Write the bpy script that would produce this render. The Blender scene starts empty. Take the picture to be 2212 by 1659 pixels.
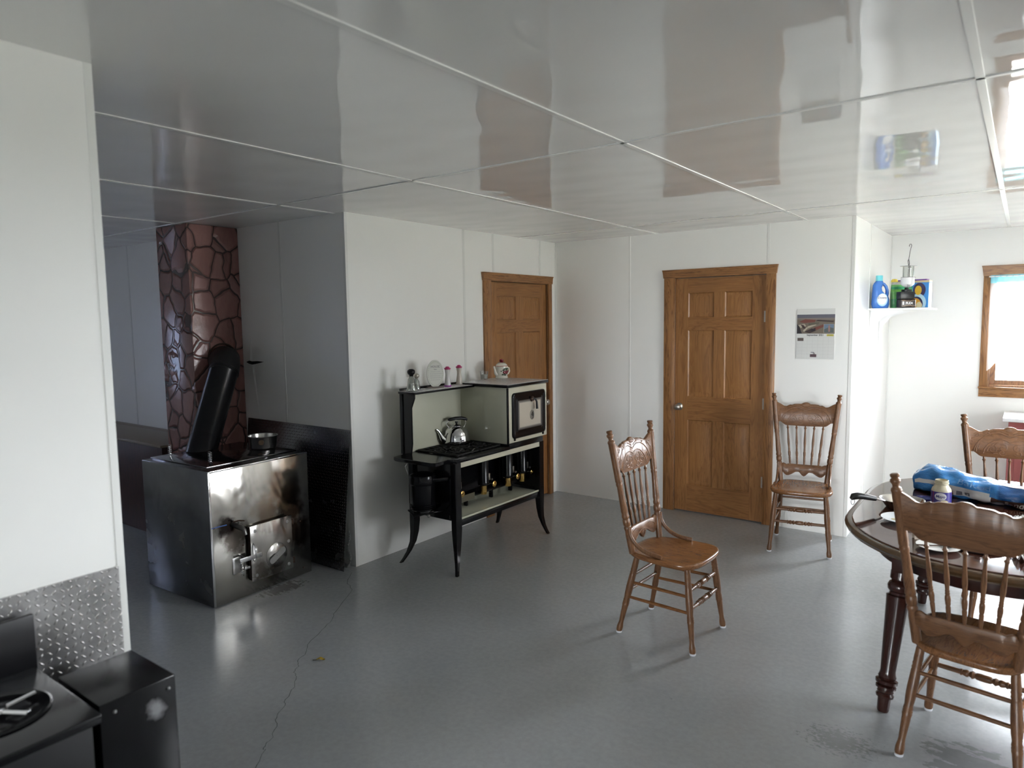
import bpy, bmesh, math, random
from mathutils import Vector, Matrix
random.seed(7)
C = bpy.context.scene.collection
PI = math.pi
def V(*a): return Vector(a)
def rad(a): return math.radians(a)

# ------------------------------------------------------------------ mesh builder
class MB:
    def __init__(s):
        s.bm = bmesh.new()
    def _new(s, n0, f0, M, mi):
        s.bm.verts.ensure_lookup_table(); s.bm.faces.ensure_lookup_table()
        if M is not None:
            for v in s.bm.verts[n0:]: v.co = M @ v.co
        for f in s.bm.faces[f0:]: f.material_index = mi
        return s
    def add(s, verts, faces, M=None, mi=0):
        n0, f0 = len(s.bm.verts), len(s.bm.faces)
        vs = [s.bm.verts.new(v) for v in verts]
        for f in faces:
            try: s.bm.faces.new([vs[i] for i in f])
            except ValueError: pass
        return s._new(n0, f0, M, mi)
    def box(s, x0, x1, y0, y1, z0, z1, bev=0, M=None, mi=0, seg=2):
        t = bmesh.new()
        bmesh.ops.create_cube(t, size=1)
        for v in t.verts:
            v.co = V((x0+x1)/2 + v.co.x*(x1-x0), (y0+y1)/2 + v.co.y*(y1-y0), (z0+z1)/2 + v.co.z*(z1-z0))
        if bev: bmesh.ops.bevel(t, geom=list(t.edges), offset=bev, segments=seg, affect='EDGES', profile=.5)
        t.verts.index_update()
        vs = [v.co.copy() for v in t.verts]; fs = [[v.index for v in f.verts] for f in t.faces]
        t.free()
        return s.add(vs, fs, M, mi)
    def lathe(s, prof, M=None, seg=24, mi=0, sx=1, sy=1):
        vs, fs, rings = [], [], []
        for r, z in prof:
            if r < 1e-6: rings.append([len(vs)]); vs.append((0, 0, z))
            else:
                rings.append(list(range(len(vs), len(vs)+seg)))
                for k in range(seg):
                    a = 2*PI*k/seg; vs.append((r*math.cos(a)*sx, r*math.sin(a)*sy, z))
        for A, B in zip(rings, rings[1:]):
            for k in range(seg):
                k2 = (k+1) % seg
                if len(A) == 1 and len(B) == 1: continue
                if len(A) == 1: fs.append((A[0], B[k2], B[k]))
                elif len(B) == 1: fs.append((A[k], A[k2], B[0]))
                else: fs.append((A[k], A[k2], B[k2], B[k]))
        return s.add(vs, fs, M, mi)
    def tube(s, pts, r, seg=10, M=None, mi=0, flat=None, closed=False, up=None):
        pts = [Vector(p) for p in pts]; n = len(pts)
        rs = r if isinstance(r, (list, tuple)) else [r]*n
        vs, fs = [], []
        upv = Vector(up) if up else None
        N = None
        for i, p in enumerate(pts):
            if closed: d = pts[(i+1) % n]-pts[i-1]
            else: d = pts[min(i+1, n-1)]-pts[max(i-1, 0)]
            d.normalize()
            if N is None:
                ref = upv if upv else (V(0, 0, 1) if abs(d.z) < .9 else V(1, 0, 0))
                N = (ref-d*ref.dot(d)).normalized()
            else:
                ref = upv if upv else N
                N = (ref-d*ref.dot(d)).normalized()
            B = d.cross(N)
            fa, fb = flat if flat else (1, 1)
            for k in range(seg):
                a = 2*PI*k/seg
                vs.append(p + N*(rs[i]*fa*math.cos(a)) + B*(rs[i]*fb*math.sin(a)))
        m = n if closed else n-1
        for i in range(m):
            j = (i+1) % n
            for k in range(seg):
                k2 = (k+1) % seg
                fs.append((i*seg+k, i*seg+k2, j*seg+k2, j*seg+k))
        if not closed:
            fs.append(tuple(range(seg-1, -1, -1))); fs.append(tuple((n-1)*seg+k for k in range(seg)))
        return s.add(vs, fs, M, mi)
    def turned(s, p0, p1, prof, seg=14, mi=0):
        """prof: list of (t, r) from p0 to p1"""
        p0, p1 = Vector(p0), Vector(p1); d = p1-p0; L = d.length
        M = Matrix.Translation(p0) @ d.to_track_quat('Z', 'Y').to_matrix().to_4x4()
        pr = [(0, prof[0][0]*L)]+[(r, t*L) for t, r in prof]+[(0, prof[-1][0]*L)]
        return s.lathe(pr, M, seg, mi)
    def prism(s, poly, z0, z1, M=None, mi=0, bev=0):
        n = len(poly)
        if bev:
            cx = sum(p[0] for p in poly)/n; cy = sum(p[1] for p in poly)/n
            def off(p, d):
                v = V(p[0]-cx, p[1]-cy); l = v.length or 1
                return (cx+v.x*(1-d/l), cy+v.y*(1-d/l))
            rings = [([off(p, bev) for p in poly], z0), (poly, z0+bev), (poly, z1-bev), ([off(p, bev) for p in poly], z1)]
        else: rings = [(poly, z0), (poly, z1)]
        vs, fs = [], []
        for pl, z in rings: vs += [(p[0], p[1], z) for p in pl]
        for k in range(len(rings)-1):
            for i in range(n):
                j = (i+1) % n
                fs.append((k*n+i, k*n+j, (k+1)*n+j, (k+1)*n+i))
        fs.append(tuple(range(n-1, -1, -1))); fs.append(tuple((len(rings)-1)*n+i for i in range(n)))
        return s.add(vs, fs, M, mi)
    def rings(s, loops, M=None, mi=0, cap0=True, cap1=True):
        n = len(loops[0]); vs = [v for l in loops for v in l]; fs = []
        for k in range(len(loops)-1):
            for i in range(n):
                j = (i+1) % n; fs.append((k*n+i, k*n+j, (k+1)*n+j, (k+1)*n+i))
        if cap0: fs.append(tuple(range(n-1, -1, -1)))
        if cap1: fs.append(tuple((len(loops)-1)*n+i for i in range(n)))
        return s.add(vs, fs, M, mi)

def obj(name, mb, mats, parent=None, smooth=35, world=False, label=None):
    me = bpy.data.meshes.new(name)
    bmesh.ops.recalc_face_normals(mb.bm, faces=list(mb.bm.faces))
    mb.bm.to_mesh(me); mb.bm.free()
    for m in (mats if isinstance(mats, (list, tuple)) else [mats]): me.materials.append(m)
    if smooth:
        for p in me.polygons: p.use_smooth = True
        me.set_sharp_from_angle(angle=rad(smooth))
    o = bpy.data.objects.new(name, me); C.objects.link(o)
    if parent is not None:
        o.parent = parent
        if world:
            t = parent
            off = V(0, 0, 0)
            while t is not None: off += t.location; t = t.parent
            me.transform(Matrix.Translation(-off))
    if label: o['label'] = label
    return o
def tag(o, label, cat, group=None, kind=None):
    o['label'] = label; o['category'] = cat
    if group: o['group'] = group
    if kind: o['kind'] = kind
    return o
def thing(name, label, cat, loc=(0, 0, 0), rotz=0, group=None):
    o = bpy.data.objects.new(name, None); C.objects.link(o)
    o.empty_display_size = .1; o.location = loc; o.rotation_euler = (0, 0, rotz)
    return tag(o, label, cat, group)
def struct(name, mb, mats, parent=None, smooth=0):
    o = obj(name, mb, mats, parent, smooth); o['kind'] = 'structure'
    return o
def dup(root, loc, rotz, label, group=None):
    r = root.copy(); C.objects.link(r); r.location = loc; r.rotation_euler = (0, 0, rotz)
    r['label'] = label
    if group: r['group'] = group
    for ch in list(root.children):
        c = ch.copy(); C.objects.link(c); c.parent = r
        for g in list(ch.children):
            d = g.copy(); C.objects.link(d); d.parent = c
    return r
def text_mesh(body, size, M=None, bend=None, shear=0, align='CENTER', ext=.0004, xs=1, off=0):
    """lettering as a mesh builder; text in XZ plane facing -Y unless M given"""
    cu = bpy.data.curves.new('lettering', 'FONT'); cu.body = body; cu.size = size; cu.align_x = align; cu.align_y = 'CENTER'
    cu.extrude = ext; cu.shear = shear; cu.resolution_u = 3; cu.offset = off
    o = bpy.data.objects.new('lettering', cu)
    me = bpy.data.meshes.new_from_object(o)
    mb = MB(); mb.bm.from_mesh(me)
    bpy.data.objects.remove(o); bpy.data.curves.remove(cu); bpy.data.meshes.remove(me)
    for v in mb.bm.verts:
        x, y, z = v.co; x *= xs
        if bend:
            a = x/bend; v.co = V((bend+z)*math.sin(a), -(bend+z)*math.cos(a), y)
        else: v.co = V(x, -z, y)
        if M is not None: v.co = M @ v.co
    return mb
def T(x, y, z): return Matrix.Translation((x, y, z))
def R(a, ax): return Matrix.Rotation(a, 4, ax)
def ell(a, b, n=32, cx=0, cy=0): return [(cx+a*math.cos(2*PI*k/n), cy+b*math.sin(2*PI*k/n)) for k in range(n)]
def rrect(x0, x1, y0, y1, r, n=5):
    P = []
    for cx, cy, a0 in ((x1-r, y1-r, 0), (x0+r, y1-r, 90), (x0+r, y0+r, 180), (x1-r, y0+r, 270)):
        for k in range(n+1):
            a = rad(a0+90*k/n); P.append((cx+r*math.cos(a), cy+r*math.sin(a)))
    return P
# ------------------------------------------------------------------ materials
class NT:
    def __init__(s, name):
        s.m = bpy.data.materials.new(name); s.m.use_nodes = True
        s.t = s.m.node_tree; s.n = s.t.nodes; s.l = s.t.links
        s.b = s.n['Principled BSDF']; s.out = s.n['Material Output']
    def node(s, typ, ins=None, **kw):
        nd = s.n.new(typ)
        for k, v in kw.items(): setattr(nd, k, v)
        for k, v in (ins or {}).items():
            if hasattr(v, 'is_output') or isinstance(v, bpy.types.NodeSocket): s.l.new(v, nd.inputs[k])
            else: nd.inputs[k].default_value = v
        return nd
    def set(s, **kw):
        for k, v in kw.items():
            k = k.replace('_', ' ')
            if isinstance(v, bpy.types.NodeSocket): s.l.new(v, s.b.inputs[k])
            else: s.b.inputs[k].default_value = v
        return s
    def math(s, op, a, b=None, c=None, clamp=False):
        nd = s.n.new('ShaderNodeMath'); nd.operation = op; nd.use_clamp = clamp
        for i, v in enumerate((a, b, c)):
            if v is None: continue
            if isinstance(v, bpy.types.NodeSocket): s.l.new(v, nd.inputs[i])
            else: nd.inputs[i].default_value = v
        return nd.outputs[0]
    def mix(s, f, a, b, blend='MIX'):
        nd = s.n.new('ShaderNodeMix'); nd.data_type = 'RGBA'; nd.blend_type = blend
        for i, v in ((0, f), (6, a), (7, b)):
            if isinstance(v, bpy.types.NodeSocket): s.l.new(v, nd.inputs[i])
            else: nd.inputs[i].default_value = (v if i == 0 else (*v, 1)[:4])
        return nd.outputs[2]
    def ramp(s, f, stops, interp='LINEAR'):
        nd = s.n.new('ShaderNodeValToRGB'); s.l.new(f, nd.inputs[0]); cr = nd.color_ramp; cr.interpolation = interp
        while len(cr.elements) < len(stops): cr.elements.new(.5)
        for e, (p, c) in zip(cr.elements, stops):
            e.position = p; e.color = (*c, 1) if not isinstance(c, (int, float)) else (c, c, c, 1)
        return nd.outputs[0]
    def coord(s, kind='Object', scale=(1, 1, 1), rot=(0, 0, 0), loc=(0, 0, 0)):
        tc = s.n.new('ShaderNodeTexCoord'); mp = s.n.new('ShaderNodeMapping')
        s.l.new(tc.outputs[kind], mp.inputs[0])
        mp.inputs['Scale'].default_value = scale; mp.inputs['Rotation'].default_value = rot; mp.inputs['Location'].default_value = loc
        return mp.outputs[0]
    def noise(s, vec, scale, detail=3, rough=.55, dist=0):
        return s.node('ShaderNodeTexNoise', {'Vector': vec, 'Scale': scale, 'Detail': detail, 'Roughness': rough, 'Distortion': dist}).outputs['Fac']
    def bump(s, h, strength=.2, dist=.01):
        nd = s.node('ShaderNodeBump', {'Height': h, 'Strength': strength, 'Distance': dist})
        s.l.new(nd.outputs[0], s.b.inputs['Normal']); return nd.outputs[0]
def mat(name, col, rough=.5, metal=0, spec=.5, **kw):
    t = NT(name); t.set(Base_Color=(*col, 1), Roughness=rough, Metallic=metal, Specular_IOR_Level=spec)
    for k, v in kw.items(): t.set(**{k: v})
    return t.m
def wood(name, dark, mid, light, axis='Z', rough=.35, scale=1, bump=.08, fine=1, fmix=.45, spec=.5):
    t = NT(name)
    ai = 'XYZ'.index(axis)
    sc = [9*scale]*3; sc[ai] = .75*scale
    v = t.coord(scale=tuple(sc))
    n1 = t.noise(v, 1.3, 4, .6, .9)
    w = t.math('FRACT', t.math('MULTIPLY', n1, 9.0))
    w = t.math('ABSOLUTE', t.math('SUBTRACT', w, .5))
    w = t.math('MULTIPLY', w, 2.0)
    base = t.ramp(w, [(0, dark), (.28, mid), (.75, light), (1, mid)])
    sf = [130*scale*fine]*3; sf[ai] = 3*scale*fine
    n2 = t.noise(t.coord(scale=tuple(sf)), 1.0, 2, .5)
    pore = t.ramp(n2, [(.36, .55), (.52, 1.0)])
    col = t.mix(fmix, base, pore, 'MULTIPLY')
    n3 = t.noise(t.coord(scale=(2, 2, 2)), 1.2, 2)
    col = t.mix(.5, col, t.ramp(n3, [(.3, .8), (.7, 1.1)]), 'MULTIPLY')
    t.set(Base_Color=col, Roughness=rough, Specular_IOR_Level=spec)
    if bump: t.bump(n2, bump, .002)
    return t.m

def m_wall(name, col, rough=.28, bump=.05, scale=3):
    t = NT(name); t.set(Base_Color=(*col, 1), Roughness=rough)
    v = t.coord(scale=(1, 1, .35)); t.bump(t.noise(v, scale, 2), bump, .02)
    return t.m
WALL = m_wall('white_wall_panel', (.87, .865, .835))
BATTEN = mat('white_batten', (.78, .78, .75), .3)
def m_ceiling():
    t = NT('glossy_ceiling_panel')
    n0 = t.noise(t.coord(scale=(1, 1, 1)), .35, 2)
    t.set(Base_Color=(.82, .815, .79, 1), Roughness=.025, IOR=1.5)
    a = t.noise(t.coord(scale=(1.2, 9, 1)), 2.2, 2, .5)
    b = t.noise(t.coord(scale=(1, 1, 1)), 1.3, 1)
    h = t.noise(t.coord(scale=(1.4, 2.0, 1)), 2.6, 0, .4)
    t.bump(h, .19, .02)
    return t.m
CEIL = m_ceiling()
def m_floor():
    t = NT('grey_painted_concrete')
    v = t.coord()
    n1 = t.noise(v, 1.1, 4, .6); n2 = t.noise(v, 38, 3, .6)
    col = t.ramp(n1, [(.3, (.29, .30, .31)), (.7, (.34, .352, .362))])
    col = t.mix(.25, col, t.ramp(n2, [(.35, .75), (.65, 1.15)]), 'MULTIPLY')
    # dark chips and dirt specks
    vo = t.node('ShaderNodeTexVoronoi', {'Vector': v, 'Scale': 4.2, 'Randomness': 1}); 
    sep = t.node('ShaderNodeSeparateColor', {0: vo.outputs['Color']})
    lim = t.math('MULTIPLY', t.math('POWER', sep.outputs[0], 9.0), .05)
    wob = t.math('MULTIPLY', t.math('SUBTRACT', t.noise(v, 90, 2), .5), .03)
    spk = t.math('LESS_THAN', t.math('ADD', vo.outputs['Distance'], wob), lim)
    col = t.mix(t.math('MULTIPLY', spk, .75), col, (.03, .03, .03))
    vo2 = t.node('ShaderNodeTexVoronoi', {'Vector': t.coord(loc=(3.3, 1.7, 0)), 'Scale': 3.1, 'Randomness': 1})
    sep2 = t.node('ShaderNodeSeparateColor', {0: vo2.outputs['Color']})
    spk2 = t.math('LESS_THAN', vo2.outputs['Distance'], t.math('MULTIPLY', t.math('POWER', sep2.outputs[1], 12.0), .04))
    col = t.mix(t.math('MULTIPLY', spk2, .5), col, (.5, .5, .5))
    # scuffed and dampened patches by the near chair, soot by the stove door
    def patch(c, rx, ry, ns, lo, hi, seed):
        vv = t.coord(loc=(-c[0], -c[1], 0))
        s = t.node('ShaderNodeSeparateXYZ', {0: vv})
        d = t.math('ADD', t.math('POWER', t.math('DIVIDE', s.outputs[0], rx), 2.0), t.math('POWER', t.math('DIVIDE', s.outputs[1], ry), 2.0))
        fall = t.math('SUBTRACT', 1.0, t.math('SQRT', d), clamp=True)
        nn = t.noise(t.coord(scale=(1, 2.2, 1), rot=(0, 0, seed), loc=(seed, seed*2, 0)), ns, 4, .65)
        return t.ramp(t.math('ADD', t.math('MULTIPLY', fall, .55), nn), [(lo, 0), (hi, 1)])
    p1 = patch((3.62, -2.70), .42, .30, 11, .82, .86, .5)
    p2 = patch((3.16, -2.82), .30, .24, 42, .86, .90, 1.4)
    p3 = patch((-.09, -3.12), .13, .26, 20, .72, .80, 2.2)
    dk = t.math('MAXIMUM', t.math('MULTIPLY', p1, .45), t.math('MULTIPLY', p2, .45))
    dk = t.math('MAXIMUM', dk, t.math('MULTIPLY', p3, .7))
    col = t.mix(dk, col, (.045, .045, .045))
    rg = t.ramp(n2, [(.3, .17), (.7, .25)])
    t.set(Base_Color=col, Roughness=rg, Specular_IOR_Level=.5)
    t.bump(t.math('ADD', t.noise(v, 6, 3), t.math('MULTIPLY', n2, .2)), .06, .01)
    return t.m
FLOOR = m_floor()
OAK_D, OAK_M, OAK_L = (.15, .060, .019), (.26, .118, .038), (.33, .155, .055)
OAKZ = wood('oak_grain_upright', OAK_D, OAK_M, OAK_L, 'Z')
OAKX = wood('oak_grain_along_x', OAK_D, OAK_M, OAK_L, 'X')
OAKY = wood('oak_grain_along_y', OAK_D, OAK_M, OAK_L, 'Y')
LEAFZ = wood('door_leaf_oak_upright', (.215, .094, .030), (.275, .124, .040), (.32, .148, .050), 'Z', .35, .8, .04, 1, .25, .4)
LEAFX = wood('door_leaf_oak_across', (.205, .088, .028), (.26, .115, .037), (.30, .138, .046), 'X', .35, .8, .04, 1, .25, .4)
CH = ((.105, .046, .019), (.155, .070, .029), (.195, .091, .039))
CHZ = wood('chair_oak_upright', *CH, 'Z', .36, 1.6, .03, 1, .28)
CHX = wood('chair_oak_across', *CH, 'X', .36, 1.6, .03, 1, .28)
CHY = wood('chair_oak_seat', (.135, .056, .019), (.205, .086, .030), (.255, .112, .040), 'Y', .25, 1.3, .03, 1, .25)
CHERRYT = wood('dark_cherry_top', (.035, .012, .008), (.055, .02, .013), (.07, .028, .018), 'X', .07, 1, .02)
CHERRY = mat('dark_cherry_leg', (.035, .011, .008), .18)
RIM = mat('worn_cherry_rim', (.085, .052, .026), .2)
BLACK = mat('black_enamel', (.005, .005, .006), .16, 0, .32)
BLACKR = mat('black_cast_iron', (.008, .008, .008), .5)
BLACKPL = mat('black_plastic', (.007, .007, .008), .35, 0, .35)
CREAM = mat('cream_enamel', (.58, .55, .43), .16)
CREAMG = mat('ivory_green_enamel', (.54, .54, .43), .15)
CHROME = mat('polished_steel', (.75, .75, .76), .06, 1)
STEELD = mat('dull_steel', (.42, .42, .42), .32, 1)
NICKEL = mat('brushed_nickel', (.5, .47, .42), .28, 1)
BRASS = mat('bright_brass', (.80, .53, .18), .2, 1)
DKBRN = mat('dark_bronze', (.06, .035, .025), .4, .6)
PLW = mat('white_glide', (.75, .76, .8), .4)
WHITEP = mat('white_paint', (.8, .8, .8), .3)
CASING = OAKZ
def m_speck():
    t = NT('speckled_white_enamel'); v = t.coord()
    n = t.noise(v, 160, 2)
    t.set(Base_Color=t.ramp(n, [(.40, (.46, .45, .45)), (.55, (.68, .67, .655))]), Roughness=.25)
    return t.m
SPECK = m_speck()
def m_tread(axes, s=.021, col=(.36, .36, .37), rough=.22):
    t = NT('diamond_plate_'+''.join(axes)); tc = t.n.new('ShaderNodeTexCoord')
    sp = t.node('ShaderNodeSeparateXYZ', {0: tc.outputs['Object']})
    u = t.math('DIVIDE', sp.outputs['XYZ'.index(axes[0])], s); v = t.math('DIVIDE', sp.outputs['XYZ'.index(axes[1])], s)
    a0 = t.math('ADD', u, v); b0 = t.math('SUBTRACT', u, v)   # diagonal axes so that the lugs lean both ways
    a0, b0 = u, v
    par = t.math('MODULO', t.math('ADD', t.math('ADD', t.math('FLOOR', a0), t.math('FLOOR', b0)), 1000.0), 2.0)
    fx = t.math('SUBTRACT', t.math('FRACT', t.math('ADD', a0, 100.0)), .5); fy = t.math('SUBTRACT', t.math('FRACT', t.math('ADD', b0, 100.0)), .5)
    d1 = t.math('ADD', fx, fy); d2 = t.math('SUBTRACT', fx, fy)
    # par picks which diagonal is the long one
    la = t.math('ADD', t.math('MULTIPLY', d1, par), t.math('MULTIPLY', d2, t.math('SUBTRACT', 1.0, par)))
    lb = t.math('ADD', t.math('MULTIPLY', d2, par), t.math('MULTIPLY', d1, t.math('SUBTRACT', 1.0, par)))
    e = t.math('ADD', t.math('POWER', t.math('DIVIDE', t.math('ABSOLUTE', la), .55), 2.0), t.math('POWER', t.math('DIVIDE', t.math('ABSOLUTE', lb), .17), 2.0))
    h = t.math('SUBTRACT', 1.0, e, clamp=True)
    n = t.noise(tc.outputs['Object'], 6, 3)
    t.set(Base_Color=(*col, 1), Metallic=1, Roughness=t.ramp(n, [(.3, rough*.8), (.7, rough*1.3)]))
    t.bump(h, .8, .004)
    return t.m
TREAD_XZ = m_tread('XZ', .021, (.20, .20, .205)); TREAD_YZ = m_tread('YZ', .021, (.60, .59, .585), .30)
def m_stone():
    t = NT('painted_field_stone')
    v0 = t.coord(); 
    nz = t.node('ShaderNodeTexNoise', {'Vector': v0, 'Scale': 5.0, 'Detail': 2})
    dis = t.node('ShaderNodeVectorMath', {0: nz.outputs['Color'], 1: (.5, .5, .5)}, operation='SUBTRACT')
    sc = t.node('ShaderNodeVectorMath', {0: dis.outputs[0], 1: (.09, .09, .09)}, operation='MULTIPLY')
    ad = t.node('ShaderNodeVectorMath', {0: t.coord(scale=(1, 1, .86)), 1: sc.outputs[0]}, operation='ADD')
    e = t.node('ShaderNodeTexVoronoi', {'Vector': ad.outputs[0], 'Scale': 6.6, 'Randomness': .95}, feature='DISTANCE_TO_EDGE')
    c = t.node('ShaderNodeTexVoronoi', {'Vector': ad.outputs[0], 'Scale': 6.6, 'Randomness': .95})
    sep = t.node('ShaderNodeSeparateColor', {0: c.outputs['Color']})
    d = e.outputs['Distance']
    stone = t.ramp(sep.outputs[0], [(0, (.27, .135, .115)), (.5, (.33, .165, .145)), (1, (.37, .20, .185))])
    stone = t.mix(.5, stone, t.ramp(t.noise(t.coord(scale=(3, 3, 1)), 9, 5, .7), [(.3, .7), (.7, 1.15)]), 'MULTIPLY')
    joint = t.ramp(d, [(.022, 0), (.036, 1)])
    t.set(Base_Color=t.mix(joint, (.075, .048, .042), stone), Roughness=.24)
    h = t.math('ADD', t.ramp(d, [(.02, 0), (.09, 1)]), t.math('MULTIPLY', t.noise(v0, 24, 3), .15))
    t.bump(h, .7, .02)
    return t.m
STONE = m_stone()
def m_stainless(name, spots, rough=.2, col=(.56, .545, .52), wave=.5, swap=False):
    t = NT(name); v = t.coord()
    big = t.noise(t.coord(scale=(1, 1, .6)), 2.6, 2, .5, 1.6)
    fine = t.noise(t.coord(scale=(2, 2, 160)), 1, 2)
    c = t.mix(.35, col, t.ramp(t.noise(v, 5, 4, .6, 1.0), [(.3, (.6, .55, .5)), (.7, (1.1, 1.1, 1.1))]), 'MULTIPLY')
    rg = t.ramp(t.noise(v, 4, 3), [(.3, rough*.75), (.7, rough*1.5)])
    for (px, py, pz, r, colr, amt) in spots:
        vv = t.node('ShaderNodeVectorMath', {0: v, 1: (px, py, pz)}, operation='DISTANCE')
        f = t.math('SUBTRACT', 1.0, t.math('DIVIDE', vv.outputs['Value'], r), clamp=True)
        f = t.ramp(t.math('ADD', f, t.math('MULTIPLY', t.math('SUBTRACT', t.noise(v, 14, 4, .65), .5), 1.1)), [(.25, 0), (.62, amt)])
        c = t.mix(f, c, colr)
    t.set(Base_Color=c, Metallic=1, Roughness=rg)
    t.bump(t.math('ADD', big, t.math('MULTIPLY', fine, .002)), wave, .05)
    return t.m
def m_glass(name, tint=(1, 1, 1), refl=.08):
    t = NT(name); t.n.remove(t.b)
    a = t.node('ShaderNodeBsdfTransparent', {'Color': (*tint, 1)}); g = t.node('ShaderNodeBsdfGlossy', {'Roughness': .02})
    fr = t.node('ShaderNodeLayerWeight', {'Blend': .25})
    f = t.math('ADD', t.math('MULTIPLY', fr.outputs['Fresnel'], .6), refl)
    mx = t.node('ShaderNodeMixShader', {0: f, 1: a.outputs[0], 2: g.outputs[0]})
    t.l.new(mx.outputs[0], t.out.inputs[0]); return t.m
GLASS = m_glass('clear_glass'); PANE = m_glass('window_glass', (.97, .98, .98), .02)
def m_sheer(name, col, trans=.5):
    t = NT(name); t.n.remove(t.b)
    a = t.node('ShaderNodeBsdfTransparent', {'Color': (*col, 1)}); g = t.node('ShaderNodeBsdfTranslucent', {'Color': (*col, 1)})
    d = t.node('ShaderNodeBsdfDiffuse', {'Color': (*col, 1)})
    m1 = t.node('ShaderNodeMixShader', {0: .45, 1: g.outputs[0], 2: d.outputs[0]})
    mx = t.node('ShaderNodeMixShader', {0: 1-trans, 1: a.outputs[0], 2: m1.outputs[0]})
    t.l.new(mx.outputs[0], t.out.inputs[0]); return t.m
SHEER = m_sheer('white_sheer_cloth', (.95, .95, .97), .72); SHEERB = m_sheer('blue_sheer_cloth', (.30, .72, .90), .35)
TINTCLOTH = m_sheer('blue_light_tint_cloth', (.40, .46, .66), .22)
# ------------------------------------------------------------------ the room
H = 2.44
XR, YF, YW, XN, YE, XJ, YB = 5.3, -17.0, -2.587, 1.54, -4.783, 2.65, 1.70   # right, front, stove wall, near wall, its edge, jog, far wall
XS, YS = -4.5, -7.0
b = MB(); b.box(XS-.1, XR+.1, YF-.1, YB+.1, -.12, 0); floor = struct('floor', b, FLOOR)
b = MB(); b.box(XS-.1, XR+.1, YF-.1, YB+.1, H, H+.1); ceiling = struct('ceiling', b, CEIL)
def ceil_batten(x0, x1, y0, y1):
    m = MB(); m.box(x0, x1, y0, y1, H-.004, H+.001, .0015)
    o = struct('batten', m, BATTEN, ceiling, 0)
for x in (-1.32, -.10, 1.07, 2.30, 3.545, 4.78): ceil_batten(x-.013, x+.013, YF, YB)
for y in (-.60, -3.03, -5.46, -7.9, -10.3, -12.8, -15.2): ceil_batten(XS, XR, y-.011, y+.011)
# walls, each a mesh of its own
def wall(name, boxes, mtl=WALL):
    m = MB()
    for bx in boxes: m.box(*bx)
    return struct(name, m, mtl)
D1 = (-1.027, -.145, 2.04); D2 = (1.238, 2.013, 2.045)
wl = wall('wall_left', [(-.12, 0, YW, D1[0], 0, H), (-.12, 0, D1[1], .12, 0, H), (-.12, 0, D1[0], D1[1], D1[2], H), (-.12, -.075, D1[0], D1[1], 0, D1[2])])
wb = wall('wall_back', [(0, D2[0], 0, .12, 0, H), (D2[1], XJ, 0, .12, 0, H), (D2[0], D2[1], 0, .12, D2[2], H), (D2[0], D2[1], .06, .12, 0, D2[2])])
wj = wall('wall_recess', [(XJ-.12, XJ, .12, YB, 0, H)])
W1 = (3.435, 4.42, 1.055, 2.035)
def wall_y(name, y0, y1, x0, x1, holes, mtl=WALL):
    bx = []; x = x0
    for (a, c, z0, z1) in sorted(holes):
        bx += [(x, a, y0, y1, 0, H), (a, c, y0, y1, 0, z0), (a, c, y0, y1, z1, H)]; x = c
    bx.append((x, x1, y0, y1, 0, H)); return wall(name, bx, mtl)
def wall_x(name, x0, x1, y0, y1, holes, mtl=WALL):
    bx = []; y = y0
    for (a, c, z0, z1) in sorted(holes):
        bx += [(x0, x1, y, a, 0, H), (x0, x1, a, c, 0, z0), (x0, x1, a, c, z1, H)]; y = c
    bx.append((x0, x1, y, y1, 0, H)); return wall(name, bx, mtl)
wall_y('wall_far', YB, YB+.15, XJ-.12, XR+.15, [W1])
WR = [(-2.15, -.85, .95, 2.10)]
wall_x('wall_right', XR, XR+.15, YF, YB, WR)
WF = [(3.3, 5.22, .20, 2.38)]
wall_y('wall_front', YF-.15, YF, 1.42, XR+.15, WF)
wall('wall_near', [(XN-.12, XN, YF, YE, 0, H)])
ws = wall('wall_stove', [(XS, -.12, YW, YW+.12, 0, H)])
WS = (-4.75, -4.15, .95, 2.05)
wall('wall_stove_room', [(XS, 1.42, YS-.15, YS, 0, H)])
wall_x('wall_end', XS-.15, XS, YS-.15, YW+.12, [WS])
# upright battens on the walls
def bat(parent, x0, x1, y0, y1, z0=0, z1=H):
    m = MB(); m.box(x0, x1, y0, y1, z0, z1, .001); struct('batten', m, BATTEN, parent, 0)
for y, z0 in ((-1.364, 0), (-.975, 2.12), (-.262, 2.12)): bat(wl, -.001, .003, y-.012, y+.012, z0)
for x, z0 in ((.80, 0), (2.022, 2.13)): bat(wb, x-.009, x+.009, -.003, .001, z0)
bat(wj, XJ-.001, XJ+.003, .62, .645)
for x in (-.72, -3.05): bat(ws, x-.011, x+.011, YW-.003, YW+.001)
def trim(n, *bx):
    m = MB()
    for q in bx: m.box(*q, .0015)
    return struct('trim_%d' % n, m, BATTEN)
trim(1, (0, .014, -.004, 0, 0, H), (0, .004, -.014, 0, 0, H))
trim(2, (-.02, .003, YW-.003, YW+.02, 0.004, H))
trim(3, (XJ-.022, XJ+.003, -.003, .022, 0.004, H))
trim(4, (XN-.02, XN+.003, YE-.02, YE+.003, 0, H))
trim(5, (XJ, XJ+.012, YB-.012, YB, 0, H))
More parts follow.
